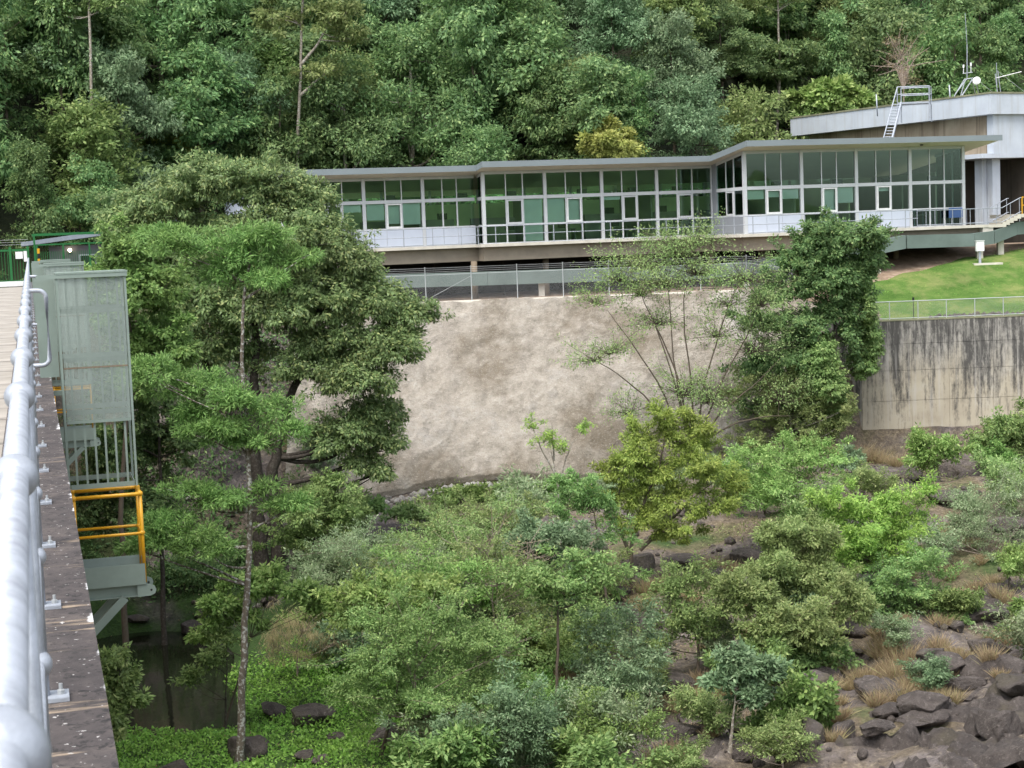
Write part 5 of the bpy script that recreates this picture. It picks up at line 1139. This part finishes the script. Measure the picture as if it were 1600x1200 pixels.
bush('scrub_bush', 'wispy grey scrub bush below the corner bush at the right edge', 'bush', 67, (1560, 910), [(1550, 790, 44, 30), (1590, 780, 40, 34), (1530, 830, 40, 28), (1575, 840, 46, 30), (1540, 870, 40, 24), (1600, 870, 40, 30), (1500, 850, 26, 18)], 49, 'leaf_grey', 'bark_dead', dens=12, nl=11, L=0.12, Wd=0.035, gap=0.42, twig=0.7)
bush('lime_sapling', 'small lime leaved tree arching over the pond edge', 'tree', 57, (345, 1110), [(430, 905, 42, 18), (475, 925, 34, 14), (395, 920, 34, 20), (350, 940, 34, 24), (330, 985, 30, 24), (380, 965, 30, 18), (500, 945, 16, 10)], 51, 'leaf_lime', 'bark_brown', dens=22, nl=13, L=0.17, Wd=0.085, gap=0.36, r0=0.06)
bush('vine_tangle', 'dead grey brown tangle of hanging vines right of the pond', 'vine', 61, (465, 1060), [(455, 985, 44, 34), (500, 1000, 36, 30), (430, 1020, 28, 26), (480, 1030, 40, 20)], 52, 'straw', 'bark_dead', dens=20, nl=7, L=0.22, Wd=0.012, droop=1.2, gap=0.3, twig=1.0, twig_r=0.009, r0=0.05)
bush('edge_shrub', 'dark leaved shrub growing up close beside the dam kerb', 'shrub', 46, (165, 1180), [(190, 1070, 22, 26), (175, 1030, 18, 22), (205, 1095, 20, 14), (180, 1130, 20, 26), (165, 1090, 26, 40)], 53, 'leaf_mid', 'bark_dark', dens=28, nl=14, L=0.16, Wd=0.075, gap=0.3)
bush('edge_shrub', 'thin dark stemmed shrub on the green bank beside the pond', 'shrub', 56, (350, 1120), [(330, 1040, 24, 22), (350, 1000, 26, 20), (300, 1060, 18, 12)], 54, 'leaf_mid', 'bark_dark', dens=18, nl=10, L=0.14, Wd=0.06, gap=0.4, r0=0.05, twig=0.6)
toe = [(720, 776, 83.5, 'creeping vine mound at the toe of the pale slope, biggest'), (805, 768, 84, 'low green creeper between the rubble and the sapling'), (650, 800, 79, 'small weedy shrub beside the pale rubble stones'), (560, 790, 78, 'weedy shrub under the tip of the big tree at the slope toe'), (850, 760, 84.5, 'upright clump of vine at the toe of the slope by the sapling')]
for i, (x, y, Yd, lab) in enumerate(toe):
    bush('creeper', lab, 'shrub', Yd, (x, y + 18), [(x, y, 34, 12), (x - 26, y + 6, 22, 9), (x + 26, y + 4, 24, 10)], 60 + i, ('leaf_fresh', 'leaf_mid', 'leaf_olive', 'leaf_mid', 'leaf_fresh')[i], 'bark_brown', dens=14, nl=16, L=0.2, Wd=0.12, gap=0.25, twig=0.05, r0=0.03)

# low scrub between the bigger bushes: prototypes copied
def scrub_proto(seed, lm, bm, R, H, L, Wd, dens, nl, gap):
    r = np.random.default_rng(seed); lb = [((r.normal() * R * .45, r.normal() * R * .4, H * r.uniform(.35, .85)), (R * .45, R * .45, H * .3)) for _ in range(5)]
    t = build_tree('scrub_shrub', None, None, (0, 0, 0), [(0, 0, -.2), (0.05, 0, H * .5)], lb, seed, lm, bm, 0.04, 0.015, dens, nl, 0.24, L, Wd, 0.2, 0.6, gap, 0.5, 0.008, limb_r=0.03)
    note(t); return t
SPR = [scrub_proto(401, 'leaf_grey', 'bark_dead', 1.0, 1.5, .11, .04, 13, 12, .42), scrub_proto(402, 'leaf_olive', 'bark_dead', 1.1, 1.7, .12, .045, 13, 13, .4), scrub_proto(403, 'leaf_mid', 'bark_brown', 1.0, 1.4, .13, .06, 14, 14, .36), scrub_proto(404, 'leaf_fresh', 'bark_brown', .9, 1.1, .14, .075, 14, 14, .36), scrub_proto(405, 'leaf_blue', 'bark_brown', .9, 1.6, .12, .05, 13, 13, .38), scrub_proto(406, 'leaf_lime', 'bark_brown', .8, 1.2, .13, .06, 13, 12, .4)]
SLK = ['grey twiggy', 'olive', 'mid green', 'fresh green', 'bluish', 'lime green']
r = np.random.default_rng(88); su = set(); kk = 0
spots = []
for _ in range(600):
    px_ = r.uniform(470, 1620); Yd = r.uniform(48, 84); x = (px_ - 800) / F_PX * Yd
    if px_ > 1050 and Yd < 55 and r.random() < .75: continue
    if px_ > 1250 and r.random() < .6: continue
    if px_ > 1330 and 70 < Yd and r.random() < .6: continue
    if 930 < px_ < 1180 and 60 < Yd < 76: continue
    if 520 < px_ < 920 and Yd > 75: continue
    if px_ < 620 and Yd < 60: continue
    if any((x - a) ** 2 + (Yd - b_) ** 2 < (1.5 + .012 * Yd) ** 2 for a, b_ in spots): continue
    spots.append((x, Yd))
    if len(spots) >= 100: break
for x, Yd in spots:
    pi = int(r.choice(6, p=[.22, .22, .2, .13, .13, .1])); p = SPR[pi]; t = p if pi not in su else copy_tree(p); su.add(pi)
    s = r.uniform(.7, 1.3) * (1.45 if x < 4 else 1.15); t.location = (x, Yd, hz1(x, Yd) - .05); t.scale = (s, s, s * r.uniform(.75, 1.2)); t.rotation_euler = (0, 0, r.uniform(0, 6.28)); t['category'] = 'shrub'; t['group'] = 'scrub shrubs across the river bed'
    pu = 800 + x / Yd * F_PX
    zone = next(n for lim, n in ((620, 'below the big spreading tree'), (760, 'beside the large foreground bush'), (900, 'around the slim straight trunk'), (1050, 'below the yellow green tree'), (1200, 'left of the right thicket'), (1350, 'inside the right thicket'), (1480, 'right of the thicket'), (9999, 'near the right edge')) if pu < lim)
    t['label'] = ('small ' if s < 1.0 else 'large ' if s > 1.5 else '') + SLK[pi] + ' shrub ' + ('at the bottom edge' if Yd < 55 else 'in the front half' if Yd < 66 else 'in the back half' if Yd < 76 else 'near the slope foot') + ' ' + zone

# ------------------------------------------------------------------ forest on the hill: prototypes copied, every tree its own object
def proto(seed, leafm, R, H, nlobe, dens, nl, L, Wd, rc, droop=0.3, gap=0.3, flat=0.6, shape='round'):
    L *= .72; Wd *= .78; nl = int(nl * 1.9); dens *= 0.85; rc *= .85
    r = np.random.default_rng(seed); lb = []
    for i in range(nlobe):
        a = r.uniform(0, 2 * np.pi); u = (i + 0.5) / nlobe
        if shape == 'round': rad = R * 0.75 * math.sqrt(r.random()); z = H - R * (0.15 + 1.3 * (rad / R) ** 1.2) - r.random() ** 1.5 * 0.6 * H
        elif shape == 'layer': rad = R * r.uniform(0.1, 0.85); z = H - 0.75 * H * u - 0.2
        else: rad = R * 0.35 * r.random() * (0.5 + u); z = H * (1 - 0.72 * u)
        s = R * r.uniform(0.3, 0.5); lb.append(((rad * math.cos(a), rad * math.sin(a), z), (s, s, s * (0.38 if shape == 'layer' else 0.7))))
    lb.append(((0, 0, H - R * 0.35), (R * 0.45, R * 0.45, R * 0.35)))
    t = build_tree('forest_tree', None, None, (0, 0, 0), [(0, 0, -2), (0.1, 0.05, H * 0.4), (-0.1, 0.1, H * 0.8)], lb, seed, leafm, 'bark_pale' if seed % 3 == 0 else 'bark_brown', R * 0.045, R * 0.015, dens, nl, rc, L, Wd, droop, flat, gap, 0.06, 0.02)
    note(t); return t
PR = [proto(101, 'leaf_hill', 4.2, 10.5, 20, 2.9, 26, 0.42, 0.19, 0.75), proto(102, 'leaf_hill', 4.6, 11, 22, 2.6, 26, 0.4, 0.17, 0.8), proto(103, 'leaf_blue', 3.6, 11.5, 18, 3.1, 24, 0.36, 0.15, 0.65, 0.45), proto(104, 'leaf_hill', 4.4, 11, 23, 2.9, 24, 0.46, 0.14, 0.7, 0.2, 0.34, 0.4, 'layer'),
      proto(105, 'leaf_olive', 4.0, 10, 20, 2.9, 24, 0.36, 0.16, 0.7), proto(106, 'leaf_dark', 3.8, 11, 20, 3.1, 26, 0.4, 0.18, 0.7, 0.6), proto(107, 'leaf_hill', 3.2, 12.5, 20, 3.3, 24, 0.38, 0.17, 0.65, 0.5, 0.3, 0.7, 'tall'), proto(108, 'leaf_hill', 4.8, 10, 23, 2.6, 26, 0.5, 0.26, 0.8, 0.2, 0.34, 0.4, 'layer'),
      proto(109, 'leaf_mid', 3.8, 10.5, 20, 2.9, 24, 0.4, 0.2, 0.7), proto(110, 'leaf_dark', 3.0, 12, 18, 3.3, 24, 0.36, 0.16, 0.6, 0.7, 0.3, 0.7, 'tall')]
used = set()
def put(pi, x, y, sc, label, group, rz, sz=1.0, cat='tree'):
    p = PR[pi]; t = p if pi not in used else copy_tree(p); used.add(pi)
    t.location = (x, y, hz1(x, y) - 0.3); t.scale = (sc, sc, sc * sz); t.rotation_euler = (0, 0, rz); t['label'] = label; t['category'] = cat
    if group: t['group'] = group
    return t
r = np.random.default_rng(77)
LOOK = ['light green tree', 'rounded green tree', 'bluish green tree', 'flat layered tree', 'olive green tree', 'dark drooping tree', 'tall narrow tree', 'broad leaved layered tree', 'fresh green tree', 'dark columnar tree']
GL = 'rainforest tree on the steep hillside behind the office, one crown among many'
# (photo px, depth, prototype, scale, label) of the trees that stand out
special = [(1300, 138, 8, 0.95, 'light green large leaved tree above the roof band, left of the ladder'), (1180, 124, 4, 1.25, 'tall yellowish green tree directly behind the roof bend'), (1090, 120, 2, 1.0, 'bluish rounded tree low behind the roof bend'), (960, 128, 2, 1.0, 'blue grey tree behind the small golden tree'), (830, 124, 0, 1.25, 'tall pale topped tree above the middle of the office roof'),
           (650, 121, 1, 1.15, 'wide domed tree above the left wing roof'), (560, 122, 4, 0.95, 'leafy tree right of the pale bare trunk'), (420, 122, 8, 0.9, 'green tree just left of the pale bare trunk'), (330, 119, 3, 1.1, 'flat layered tree above the big spreading tree'), (200, 112, 5, 1.05, 'dark tree above the kiosk roof'), (90, 110, 2, 1.15, 'bluish tall tree at the far left hillside'), (20, 106, 5, 1.0, 'dark shaded tree behind the green gate'),
           (1045, 131, 8, 0.95, 'fresh green tree peeping left of the yellowish tall one'), (730, 128, 7, 1.0, 'broad layered tree left of the pale topped tree'), (1560, 140, 9, 1.0, 'dark columnar vine hung tree above the aerials')]
for px_, Yd, pi, sc, lab in special:
    x = P(px_, 300, Yd)[0]; put(pi, x, Yd, sc, lab, None, r.uniform(0, 6.28))
for Yd, step in ((97.5, 3.8), (102, 3.8), (106, 4.0), (111, 4.2), (116, 4.2), (120.5, 4.2), (125.5, 4.3), (131, 4.5), (137, 4.6), (143, 4.8), (150, 5.2), (158, 5.6), (167, 6.2)):
    hw = 0.335 * Yd
    for x in np.arange(-hw - 1, hw + 3, step):
        xx = x + r.normal() * 1.1; yy = Yd + r.normal() * 1.6
        yh = float(np.interp(xx, [-60, -40, -28, -16, 10, 15, 22, 60], [94, 96, 101, 114.5, 116.5, 120, 136, 136]))
        rr = r.random(5)
        if yy < yh: continue
        if xx > 14 and yy < 136.5: continue
        if any(abs(P(s[0], 300, s[1])[0] - xx) < 2.6 and abs(s[1] - yy) < 2.6 for s in special): continue
        left = xx < -12
        pi = int(r.choice(10, p=[.1, .1, .14, .08, .05, .22, .08, .06, .05, .12] if left else [.2, .13, .1, .11, .08, .1, .1, .09, .03, .06]))
        pu = 800 + (xx / yy) * F_PX
        zone = next(n for lim, n in ((110, 'behind the green gate'), (300, 'above the grey kiosk'), (480, 'behind the big spreading tree'), (640, 'above the left wing roof'), (800, 'above the first roof step'), (960, 'above the middle roof'), (1120, 'left of the roof bend'), (1250, 'behind the roof bend'), (1400, 'left of the roof ladder'), (1500, 'behind the roof ladder'), (9999, 'behind the roof aerials')) if pu < lim)
        lev = 'lowest' if yy < yh + 5 else 'low' if yy < yh + 12 else 'midway' if yy < yh + 24 else 'high'
        lk = LOOK[pi] + ' ' + {'lowest': 'at the foot of the hill', 'low': 'low on the hill', 'midway': 'midway up the hill', 'high': 'high on the hill'}[lev] + ' ' + zone
        put(pi, xx, yy, 0.8 + 0.45 * rr[0], lk, 'rainforest trees covering the hillside', rr[1] * 6.28, 0.9 + 0.3 * rr[2])
# a few shaded trees behind the gate
for x, y, pi, sc, lab in ((-30.5, 93.5, 5, .62, 'small dark tree right behind the green gate'), (-27.2, 96.5, 9, .7, 'dark narrow tree between the gate and the kiosk roof'), (-33.5, 96, 9, .75, 'dark narrow tree at the left edge behind the gate'), (-24.5, 99.5, 5, .7, 'dark drooping tree behind the left end of the kiosk roof')):
    put(pi, x, y, sc, lab, None, x)
# golden bushes, pale trunk, dead tree
def lone(label, px_, py_, Yd, rx, rz, lm, seed, bm='bark_brown', **kw):
    x = P(px_, py_, Yd)[0]; b0 = np.array([x, Yd, hz1(x, Yd) - 0.2]); k = dict(dens=5, nl=20, rc=0.5, L=0.32, Wd=0.14, gap=0.3, twig=0.25, r0=0.14, r1=0.05); k.update(kw)
    ls = [(px_, py_, rx * .6, rz * .6), (px_ - rx * .5, py_ + rz * .3, rx * .45, rz * .5), (px_ + rx * .5, py_ + rz * .3, rx * .45, rz * .5), (px_ - rx * .15, py_ - rz * .45, rx * .4, rz * .4), (px_ + rx * .2, py_ + rz * .5, rx * .5, rz * .4)]
    return build_tree('hillside_tree', label, 'tree', b0, [b0, P(px_, py_ + rz, Yd), P(px_, py_, Yd)], lob(Yd, *ls), seed, lm, bm, **k)
lone('small golden leaved tree directly behind the middle roof edge', 955, 226, 115.5, 50, 36, 'leaf_gold', 201)
lone('olive brown sparse tree above the crown of the big spreading tree', 262, 226, 113, 56, 34, 'leaf_gold', 202, gap=0.42, nl=14)
lone('silvery large leaved tree at the lower left of the big concrete roof', 1300, 150, 137, 56, 26, 'leaf_lime', 203, L=0.55, Wd=0.3)
Yd = 115.5; x = P(465, 250, Yd)[0]; b0 = np.array([x, Yd, hz1(x, Yd) - 0.2])
build_tree('bare_trunk_tree', 'tall tree with a long bare pale trunk left of the office roof', 'tree', b0, [b0] + stem(Yd, (464, 258), (467, 180), (470, 100), (472, 40), (474, -40)), lob(Yd, (440, 30, 30, 20), (520, 20, 40, 24), (540, 60, 36, 22), (500, 110, 30, 16), (450, -20, 50, 24)), 204, 'leaf_olive', 'bark_pale', 0.15, 0.08, dens=5, nl=14, rc=0.5, L=0.3, Wd=0.12, gap=0.42, twig=0.4, limb_r=0.08,
  multi=[stem(Yd, (471, 100), (495, 70), (515, 35)), stem(Yd, (468, 150), (490, 130), (508, 115))])
for px_, Yd, sd, lab in ((1204, 143, 206, 'thin pale trunk rising at the top edge above the roof bend'), (345, 128, 207, 'thin grey trunk in the dark gap above the big spreading tree'), (1128, 150, 208, 'slender leaning trunk at the top edge left of the roof bend'), (152, 108, 209, 'pale slim trunk in the shade above the kiosk')):
    x = P(px_, 200, Yd)[0]; b0 = np.array([x, Yd, hz1(x, Yd) - 0.2]); tp = b0 + np.array([0.5, -0.6, 13.0])
    build_tree('hillside_tree', lab, 'tree', b0, [b0 + np.array([0, -2.5, 0]), (b0 + tp) / 2 + np.array([0.2, -2.5, 0]), tp + np.array([0, -1.5, 0])], [(tp + np.array([0, -1.2, .8]), (2.2, 2, 1.2)), (tp + np.array([1.6, -1, -.3]), (1.6, 1.4, .8)), (tp + np.array([-1.5, -1, -.8]), (1.6, 1.4, .8))], sd, 'leaf_olive', 'bark_pale', 0.13, 0.07, dens=4, nl=14, rc=0.5, L=0.3, Wd=0.13, gap=0.36, twig=0.3)
Yd = 133; x = P(1412, 150, Yd)[0]; b0 = np.array([x, Yd, hz1(x, Yd) - 0.2]); rr = np.random.default_rng(9)
mul = [stem(Yd, (1412, 140), (1412 + rr.normal() * 14, 105), (1412 + rr.normal() * 26, 80 + rr.normal() * 16)) for _ in range(16)]
build_tree('dead_tree', 'leafless grey brown dead tree behind the roof access platform', 'tree', b0, [b0] + stem(Yd, (1412, 140), (1410, 90)), lob(Yd, (1412, 95, 30, 36), (1425, 120, 26, 20), (1400, 70, 20, 20)), 205, 'straw', 'bark_dead', 0.09, 0.03, dens=5, nl=2, rc=0.4, L=0.2, Wd=0.03, gap=0.2, twig=1.0, twig_r=0.022, multi=mul)
# undergrowth that fills the gaps between the trunks: one uncountable mass
r = np.random.default_rng(31); n = 26000
X = r.uniform(-58, 62, n); Yy = r.uniform(93, 178, n)
yh = np.interp(X, [-60, -40, -28, -16, 10, 15, 22, 60], [93, 95.5, 100.5, 113.5, 115.5, 119, 135, 135]); ok = (Yy > yh); X, Yy = X[ok], Yy[ok]
Z = hz(X, Yy) + r.random(len(X)) ** 1.5 * (1.2 + 2.2 * sm(fbm(X * .2, Yy * .2, 41, 3) + 0.5)); m = len(X)
link('undergrowth', leaves_mesh('undergrowth', np.stack([X, Yy, Z], 1), r.normal(size=(m, 3)) + [0, -.4, .1], r.normal(size=(m, 3)) * .5 + [0, -.4, .8], r.uniform(0.3, 0.75, m), r.uniform(0.15, 0.35, m)), M['leaf_dark'], kind='stuff')
# hillside and bank creepers behind the cage and around the pond
def scatter(name, n, reg, m, L, Wd, hgt, seed, dens=None, nz=0.8):
    r = np.random.default_rng(seed); X = r.uniform(reg[0], reg[1], n); Yy = r.uniform(reg[2], reg[3], n)
    k = dens(X, Yy) > r.random(n) if dens else np.ones(n, bool); X, Yy = X[k], Yy[k]; q_ = len(X)
    Z = hz(X, Yy) + r.random(q_) ** 1.6 * hgt * (0.3 + 1.1 * sm(fbm(X * .7, Yy * .7, seed, 3) + 0.5))
    return link(name, leaves_mesh(name, np.stack([X, Yy, Z], 1), r.normal(size=(q_, 3)) + [0, -.3, .2], r.normal(size=(q_, 3)) * .45 + [0, -.2, nz], r.uniform(0.6, 1.3, q_) * L, r.uniform(0.6, 1.3, q_) * Wd), M[m], kind='stuff')
def water_free(X, Yy): return hz(X, Yy) > -17.02
scatter('ground_cover', 42000, (-14.5, -3.5, 47, 66), 'leaf_cover', 0.14, 0.085, 0.35, 301, lambda X, Yy: water_free(X, Yy) * sm((-3.5 - X) / 2.5 + 0.25) * sm(fbm(X * .5, Yy * .5, 61, 3) * 1.5 + 1.05) * sm((66 - Yy) / 3))
scatter('ground_cover', 26000, (-6, 8, 46, 64), 'leaf_fresh', 0.13, 0.07, 0.4, 302, lambda X, Yy: sm(fbm(X * .35, Yy * .35, 62, 3) * 2 + 0.5) * sm((6 - X) / 8))
scatter('ground_cover', 26000, (-21, -7, 74, 92), 'leaf_dark', 0.24, 0.12, 0.9, 303, lambda X, Yy: 1.3 * sm((-8.5 - X + (Yy - 80) * 0.25) / 3) * sm(fbm(X * .4, Yy * .4, 63, 3) * 2 + 0.75))
scatter('ground_cover', 30000, (-8, 22, 60, 87), 'leaf_olive', 0.15, 0.06, 0.5, 304, lambda X, Yy: sm(fbm(X * .3, Yy * .3, 64, 3) * 2.4 + 0.35))
scatter('ground_cover', 9000, (-6, 9, 82, 88), 'leaf_mid', 0.2, 0.11, 0.35, 305, lambda X, Yy: sm((86.4 - Yy) / 2) * sm(fbm(X * .5, Yy * .5, 65, 3) * 2 + .6))
scatter('leaf_litter', 6000, (-20, 20, 50, 90), 'straw', 0.13, 0.07, 0.02, 306, lambda X, Yy: water_free(X, Yy) * 0.8)
scatter('grass', 26000, (19.2, 36, 90.8, 106.5), 'leaf_cover', 0.12, 0.02, 0.05, 307, lambda X, Yy: Yy < np.interp(X, [19, 23, 27, 32, 36], [98.3, 100.2, 103.2, 105.8, 106.5]))
# dry grass tussocks among the right hand rocks
r = np.random.default_rng(41); Ps, Ds, Ns = [], [], []
tus = [(1380, 1020, 58, 1.0), (1410, 1040, 57, 1.1), (1350, 1060, 56, 1.0), (1400, 1090, 55, .9), (1270, 1080, 54, .7), (1330, 700, 86, 1.3), (1345, 690, 87, 1.4), (1310, 705, 85, 1.2), (1370, 695, 87, 1.1), (1400, 700, 86, .9), (1010, 890, 68, .9), (1030, 885, 68, .8), (1110, 860, 70, .9), (1140, 870, 69, .8), (1040, 1120, 51, 1.0), (1030, 1150, 50, 1.0), (1055, 1140, 50, .9), (1300, 1170, 49, .7), (1480, 720, 84, .8), (1290, 1060, 55, .8), (1565, 930, 62, .9), (1590, 960, 60, .9), (1580, 1000, 58, .8), (1250, 1150, 50, .6), (1430, 1120, 53, .7), (880, 970, 60, .9), (860, 990, 59, .9), (960, 880, 68, .7)]
for (px_, py_, Yd, s) in tus + [(r.uniform(950, 1600), r.uniform(850, 1180), None, r.uniform(.4, .8)) for _ in range(120)]:
    if Yd is None: Yd = 51 + (1180 - py_) / 330 * 20
    x = P(px_, py_, Yd)[0]; k = 320
    th = r.uniform(0, 6.28, k); ro = r.random(k) ** .5 * .35 * s; x_ = x + ro * np.cos(th); y_ = Yd + ro * np.sin(th)
    Ps.append(np.stack([x_, y_, hzb(x_, y_) - .03], 1)); Ds.append(np.stack([np.cos(th) * .5 * r.random(k) + r.normal(size=k) * .35, np.sin(th) * .7 * r.random(k) + r.normal(size=k) * .2, np.full(k, .75)], 1) * s); Ns.append(r.normal(size=(k, 3)))
Ps, Ds, Ns = map(np.concatenate, (Ps, Ds, Ns)); ln = np.linalg.norm(Ds, axis=1)
link('dry_grass', leaves_mesh('dry_grass', Ps, Ds, Ns, ln * r.uniform(.5, 1.1, len(ln)), 0.022), M['straw'], kind='stuff')

# ------------------------------------------------------------------ boulders
nb = 0
def boulder(px_, py_, Yd, w, h=None, label=None, group=None, pale=False, sink=0.3, rz=None, tilt=0.0):
    global nb
    x = P(px_, py_, Yd)[0]; s = w / 2600 * Yd; me = BOUL[nb % 6]
    if pale: me = BOULP[nb % 6]
    o = link('boulder', me, None, None, loc=(x, Yd, hz1(x, Yd) + s * 0.75 * (1 - 2 * sink) * (h or 1)), label=label, cat='boulder', group=group)
    o.scale = (s, s * 0.9, s * (h or 1)); o.rotation_euler = (tilt, tilt * 0.6, (nb * 1.7) % 6.28 if rz is None else rz); nb += 1; return o
BOULP = [me.copy() for me in BOUL]
for me in BOULP: me.materials.clear(); me.materials.append(M['rock_pale'])
named = [(382, 1150, 53.2, 34, 1.1, 'tall dark block of rock behind the foot of the slim tree'), (405, 1120, 54.5, 26, .7, 'flat topped dark rock on top of the green bank behind the slim trunk'), (270, 1190, 51.5, 36, .55, 'low rounded dark rock in the green cover at the bottom edge'), (472, 1165, 52.5, 22, 1.0, 'wedge of brown rock in the green cover right of the slim trunk'), (480, 1070, 57, 44, .6, 'long slanting dark rock below the dead vine tangle'), (425, 1065, 58, 34, .7, 'broad dark rock at the head of the green bank'), (500, 1150, 52, 20, .5, 'small flat rock right of the brown wedge'), (525, 1110, 55, 22, .7, 'dark rock half under the large bush'),
         (1170, 1150, 50.5, 40, .55, 'black wet rock beside the little twin stemmed tree'), (1270, 1130, 51.5, 38, .8, 'rounded grey brown boulder with grass on top'), (1320, 1150, 50, 30, 1.0, 'upright split brown boulder near the bottom right'), (1440, 1150, 50, 70, .75, 'biggest rounded grey boulder at the bottom right'), (1530, 1170, 49, 60, .7, 'grey boulder in the bottom right corner beside the biggest one'), (1500, 1100, 52.5, 70, .55, 'long pale topped boulder behind the biggest grey one'), (1580, 1090, 53, 60, .7, 'dark boulder at the right edge behind the corner boulder'), (1380, 1110, 53, 46, .7, 'mossy boulder hung with dry grass in the right rocks'), (1230, 1175, 49, 50, .6, 'slab of brown rock at the bottom below the split boulder'), (1370, 1190, 48.5, 56, .6, 'broad brown slab on the bottom edge'),
         (1500, 735, 82, 60, .6, 'large dark brown dome of rock below the retaining wall'), (1420, 740, 81, 48, .55, 'smaller dark rock dome left of the large one below the wall'), (1560, 740, 80, 40, .6, 'dark rock dome beside the corner bush'), (1480, 790, 75, 40, .7, 'dark rock above the wispy scrub bush'), (1160, 840, 70, 30, .7, 'dark knobbly rock on the shelf left of the right thicket'), (1120, 855, 69, 30, .6, 'dark rock on the pale shelf, left neighbour of the knobbly one'), (1000, 860, 71, 28, .9, 'dark upright rock under the yellow green tree'), (940, 860, 72, 26, .8, 'dark rock left of the yellow green tree trunk'), (990, 930, 64, 46, .5, 'flat pale grey shelf rock right of the slim trunk'), (880, 1070, 56, 22, .6, 'small grey rock beside the slim straight trunk'), (990, 1190, 48, 30, .6, 'dark rock peeping over the bottom edge right of the dark bush'), (1080, 1060, 55, 36, .6, 'dark flat rock in the shade below the olive bush'), (1230, 1020, 55.5, 60, .6, 'dark overhung rock under the mid green bush'), (1540, 1040, 56, 60, .8, 'tall dark rock face at the right edge'), (600, 1120, 54, 40, .8, 'dark boulder seen through the large bush'),
         (365, 820, 72, 22, .8, 'dark rock at the foot of the slim trunk behind'), (300, 985, 72, 30, .5, 'brown rock ledge on the far shore of the pond'), (215, 985, 73, 26, .5, 'low mossy rock on the far shore of the pond, left'), (420, 850, 72, 26, .8, 'dark rock under the big spreading tree')]
named += [(1450, 1185, 49.5, 80, .5, 'wide fractured rock slab on the bottom edge below the biggest boulder'), (1560, 1195, 48.2, 86, .6, 'great dark rock mass in the bottom right corner'), (1600, 1140, 50.5, 70, .8, 'steep dark rock mass cut by the right edge'), (1480, 1060, 54.5, 60, .6, 'dark ledge of rock below the twiggy darker bush'), (1390, 1150, 51, 50, .6, 'grey rock between the dry tussocks and the biggest boulder'), (1100, 1185, 49.2, 60, .5, 'flat brown rock sheet on the bottom edge left of the black wet rock')]
for p in named: boulder(p[0], p[1], p[2], p[3] * (.72 if p[3] >= 50 and p[1] > 1000 else 1), p[4], label=p[5])
pal = [(660, 800, 80.5, 16, .8, 'white topped stone block in the rubble at the slope toe'), (690, 796, 80.5, 14, .7, 'long tan stone in the rubble at the slope toe'), (640, 785, 82, 12, .7, 'rounded pale stone behind the white block'), (605, 770, 84, 9, .7, 'small pale stone at the tip of the big tree'), (778, 745, 86.3, 8, .8, 'lone pale stone against the foot of the slope'), (287, 742, 80, 9, .9, 'pale stone on the earth bank left of the slim trunk'), (292, 760, 79, 8, .9, 'second pale stone stacked below on the earth bank'), (650, 810, 79, 12, 1.0, 'blue grey stone left of the white block')]
for p in pal: boulder(*p[:5], label=p[5], pale=True, sink=0.2)
r = np.random.default_rng(55)
for i in range(46):
    px_ = r.uniform(930, 1620); py_ = r.uniform(820, 1195); Yd = 48.5 + (1195 - py_) / 375 * 24
    w_ = r.uniform(12, 44); h_ = r.uniform(.5, .9)
    zx = next(n for lim, n in ((1080, 'below the olive bush'), (1200, 'by the twin stemmed little tree'), (1340, 'below the mid green bush'), (1460, 'among the dry tussocks'), (9999, 'near the right edge')) if px_ < lim)
    zy = 'on the bottom edge' if py_ > 1130 else 'in the lower rocks' if py_ > 1040 else 'in the middle rocks' if py_ > 930 else 'high on the bank'
    boulder(px_, py_, Yd, w_, h_, ('small' if w_ < 24 else 'medium' if w_ < 36 else 'big') + (' flat' if h_ < .63 else ' rounded' if h_ < .77 else ' upright') + ' dark rock ' + zy + ' ' + zx, 'rocks strewn over the right river bed')
# rubble: too many stones to count
def rubble(name, n, place, meshes, smin, smax, seed):
    r = np.random.default_rng(seed); Vs, Fs = [], []; o = 0
    for i in range(n):
        x, y = place(r); me = meshes[r.integers(4)]; V = np.array([v.co[:] for v in me.vertices]); F = np.array([p.vertices[:] for p in me.polygons])
        a = r.uniform(0, 6.28); R_ = np.array([[math.cos(a), -math.sin(a), 0], [math.sin(a), math.cos(a), 0], [0, 0, 1]])
        s = smin + (smax - smin) * r.random() ** 3; Vs.append((V @ R_.T) * s + [x, y, hz1(x, y) + s * .25]); Fs.append(F + o); o += len(V)
    return link(name, new_mesh(name, np.concatenate(Vs), np.concatenate(Fs)), meshes[0].materials[0], kind='stuff')
def toe_place(r):
    x = r.uniform(-9, 6); return x, float(np.interp(x, [-15, -3, 15], [79, 86, 87])) - abs(r.normal()) * .5 - .1
rubble('rubble', 420, toe_place, STONE, 0.06, 0.34, 1)
rubble('rubble', 420, lambda r: (11.5 + r.normal() * 1.5, r.uniform(86.5, 93.5)), STONE, 0.08, 0.4, 2)
rubble('rubble', 260, lambda r: (-12 + r.normal() * 1.6, 77 + r.normal() * 2), STONE_D, 0.06, 0.35, 3)
rubble('rubble', 600, lambda r: (r.uniform(2, 22), r.uniform(47, 86)), STONE_D, 0.06, 0.3, 4)
rubble('gravel', 300, lambda r: (-13.4 + r.normal() * 1.1, 71.5 + r.normal() * .45), STONE, 0.03, 0.16, 5)
print('tris', sum(len(m.polygons) * (2 if len(m.polygons) and len(m.polygons[0].vertices) == 4 else 1) for m in bpy.data.meshes))
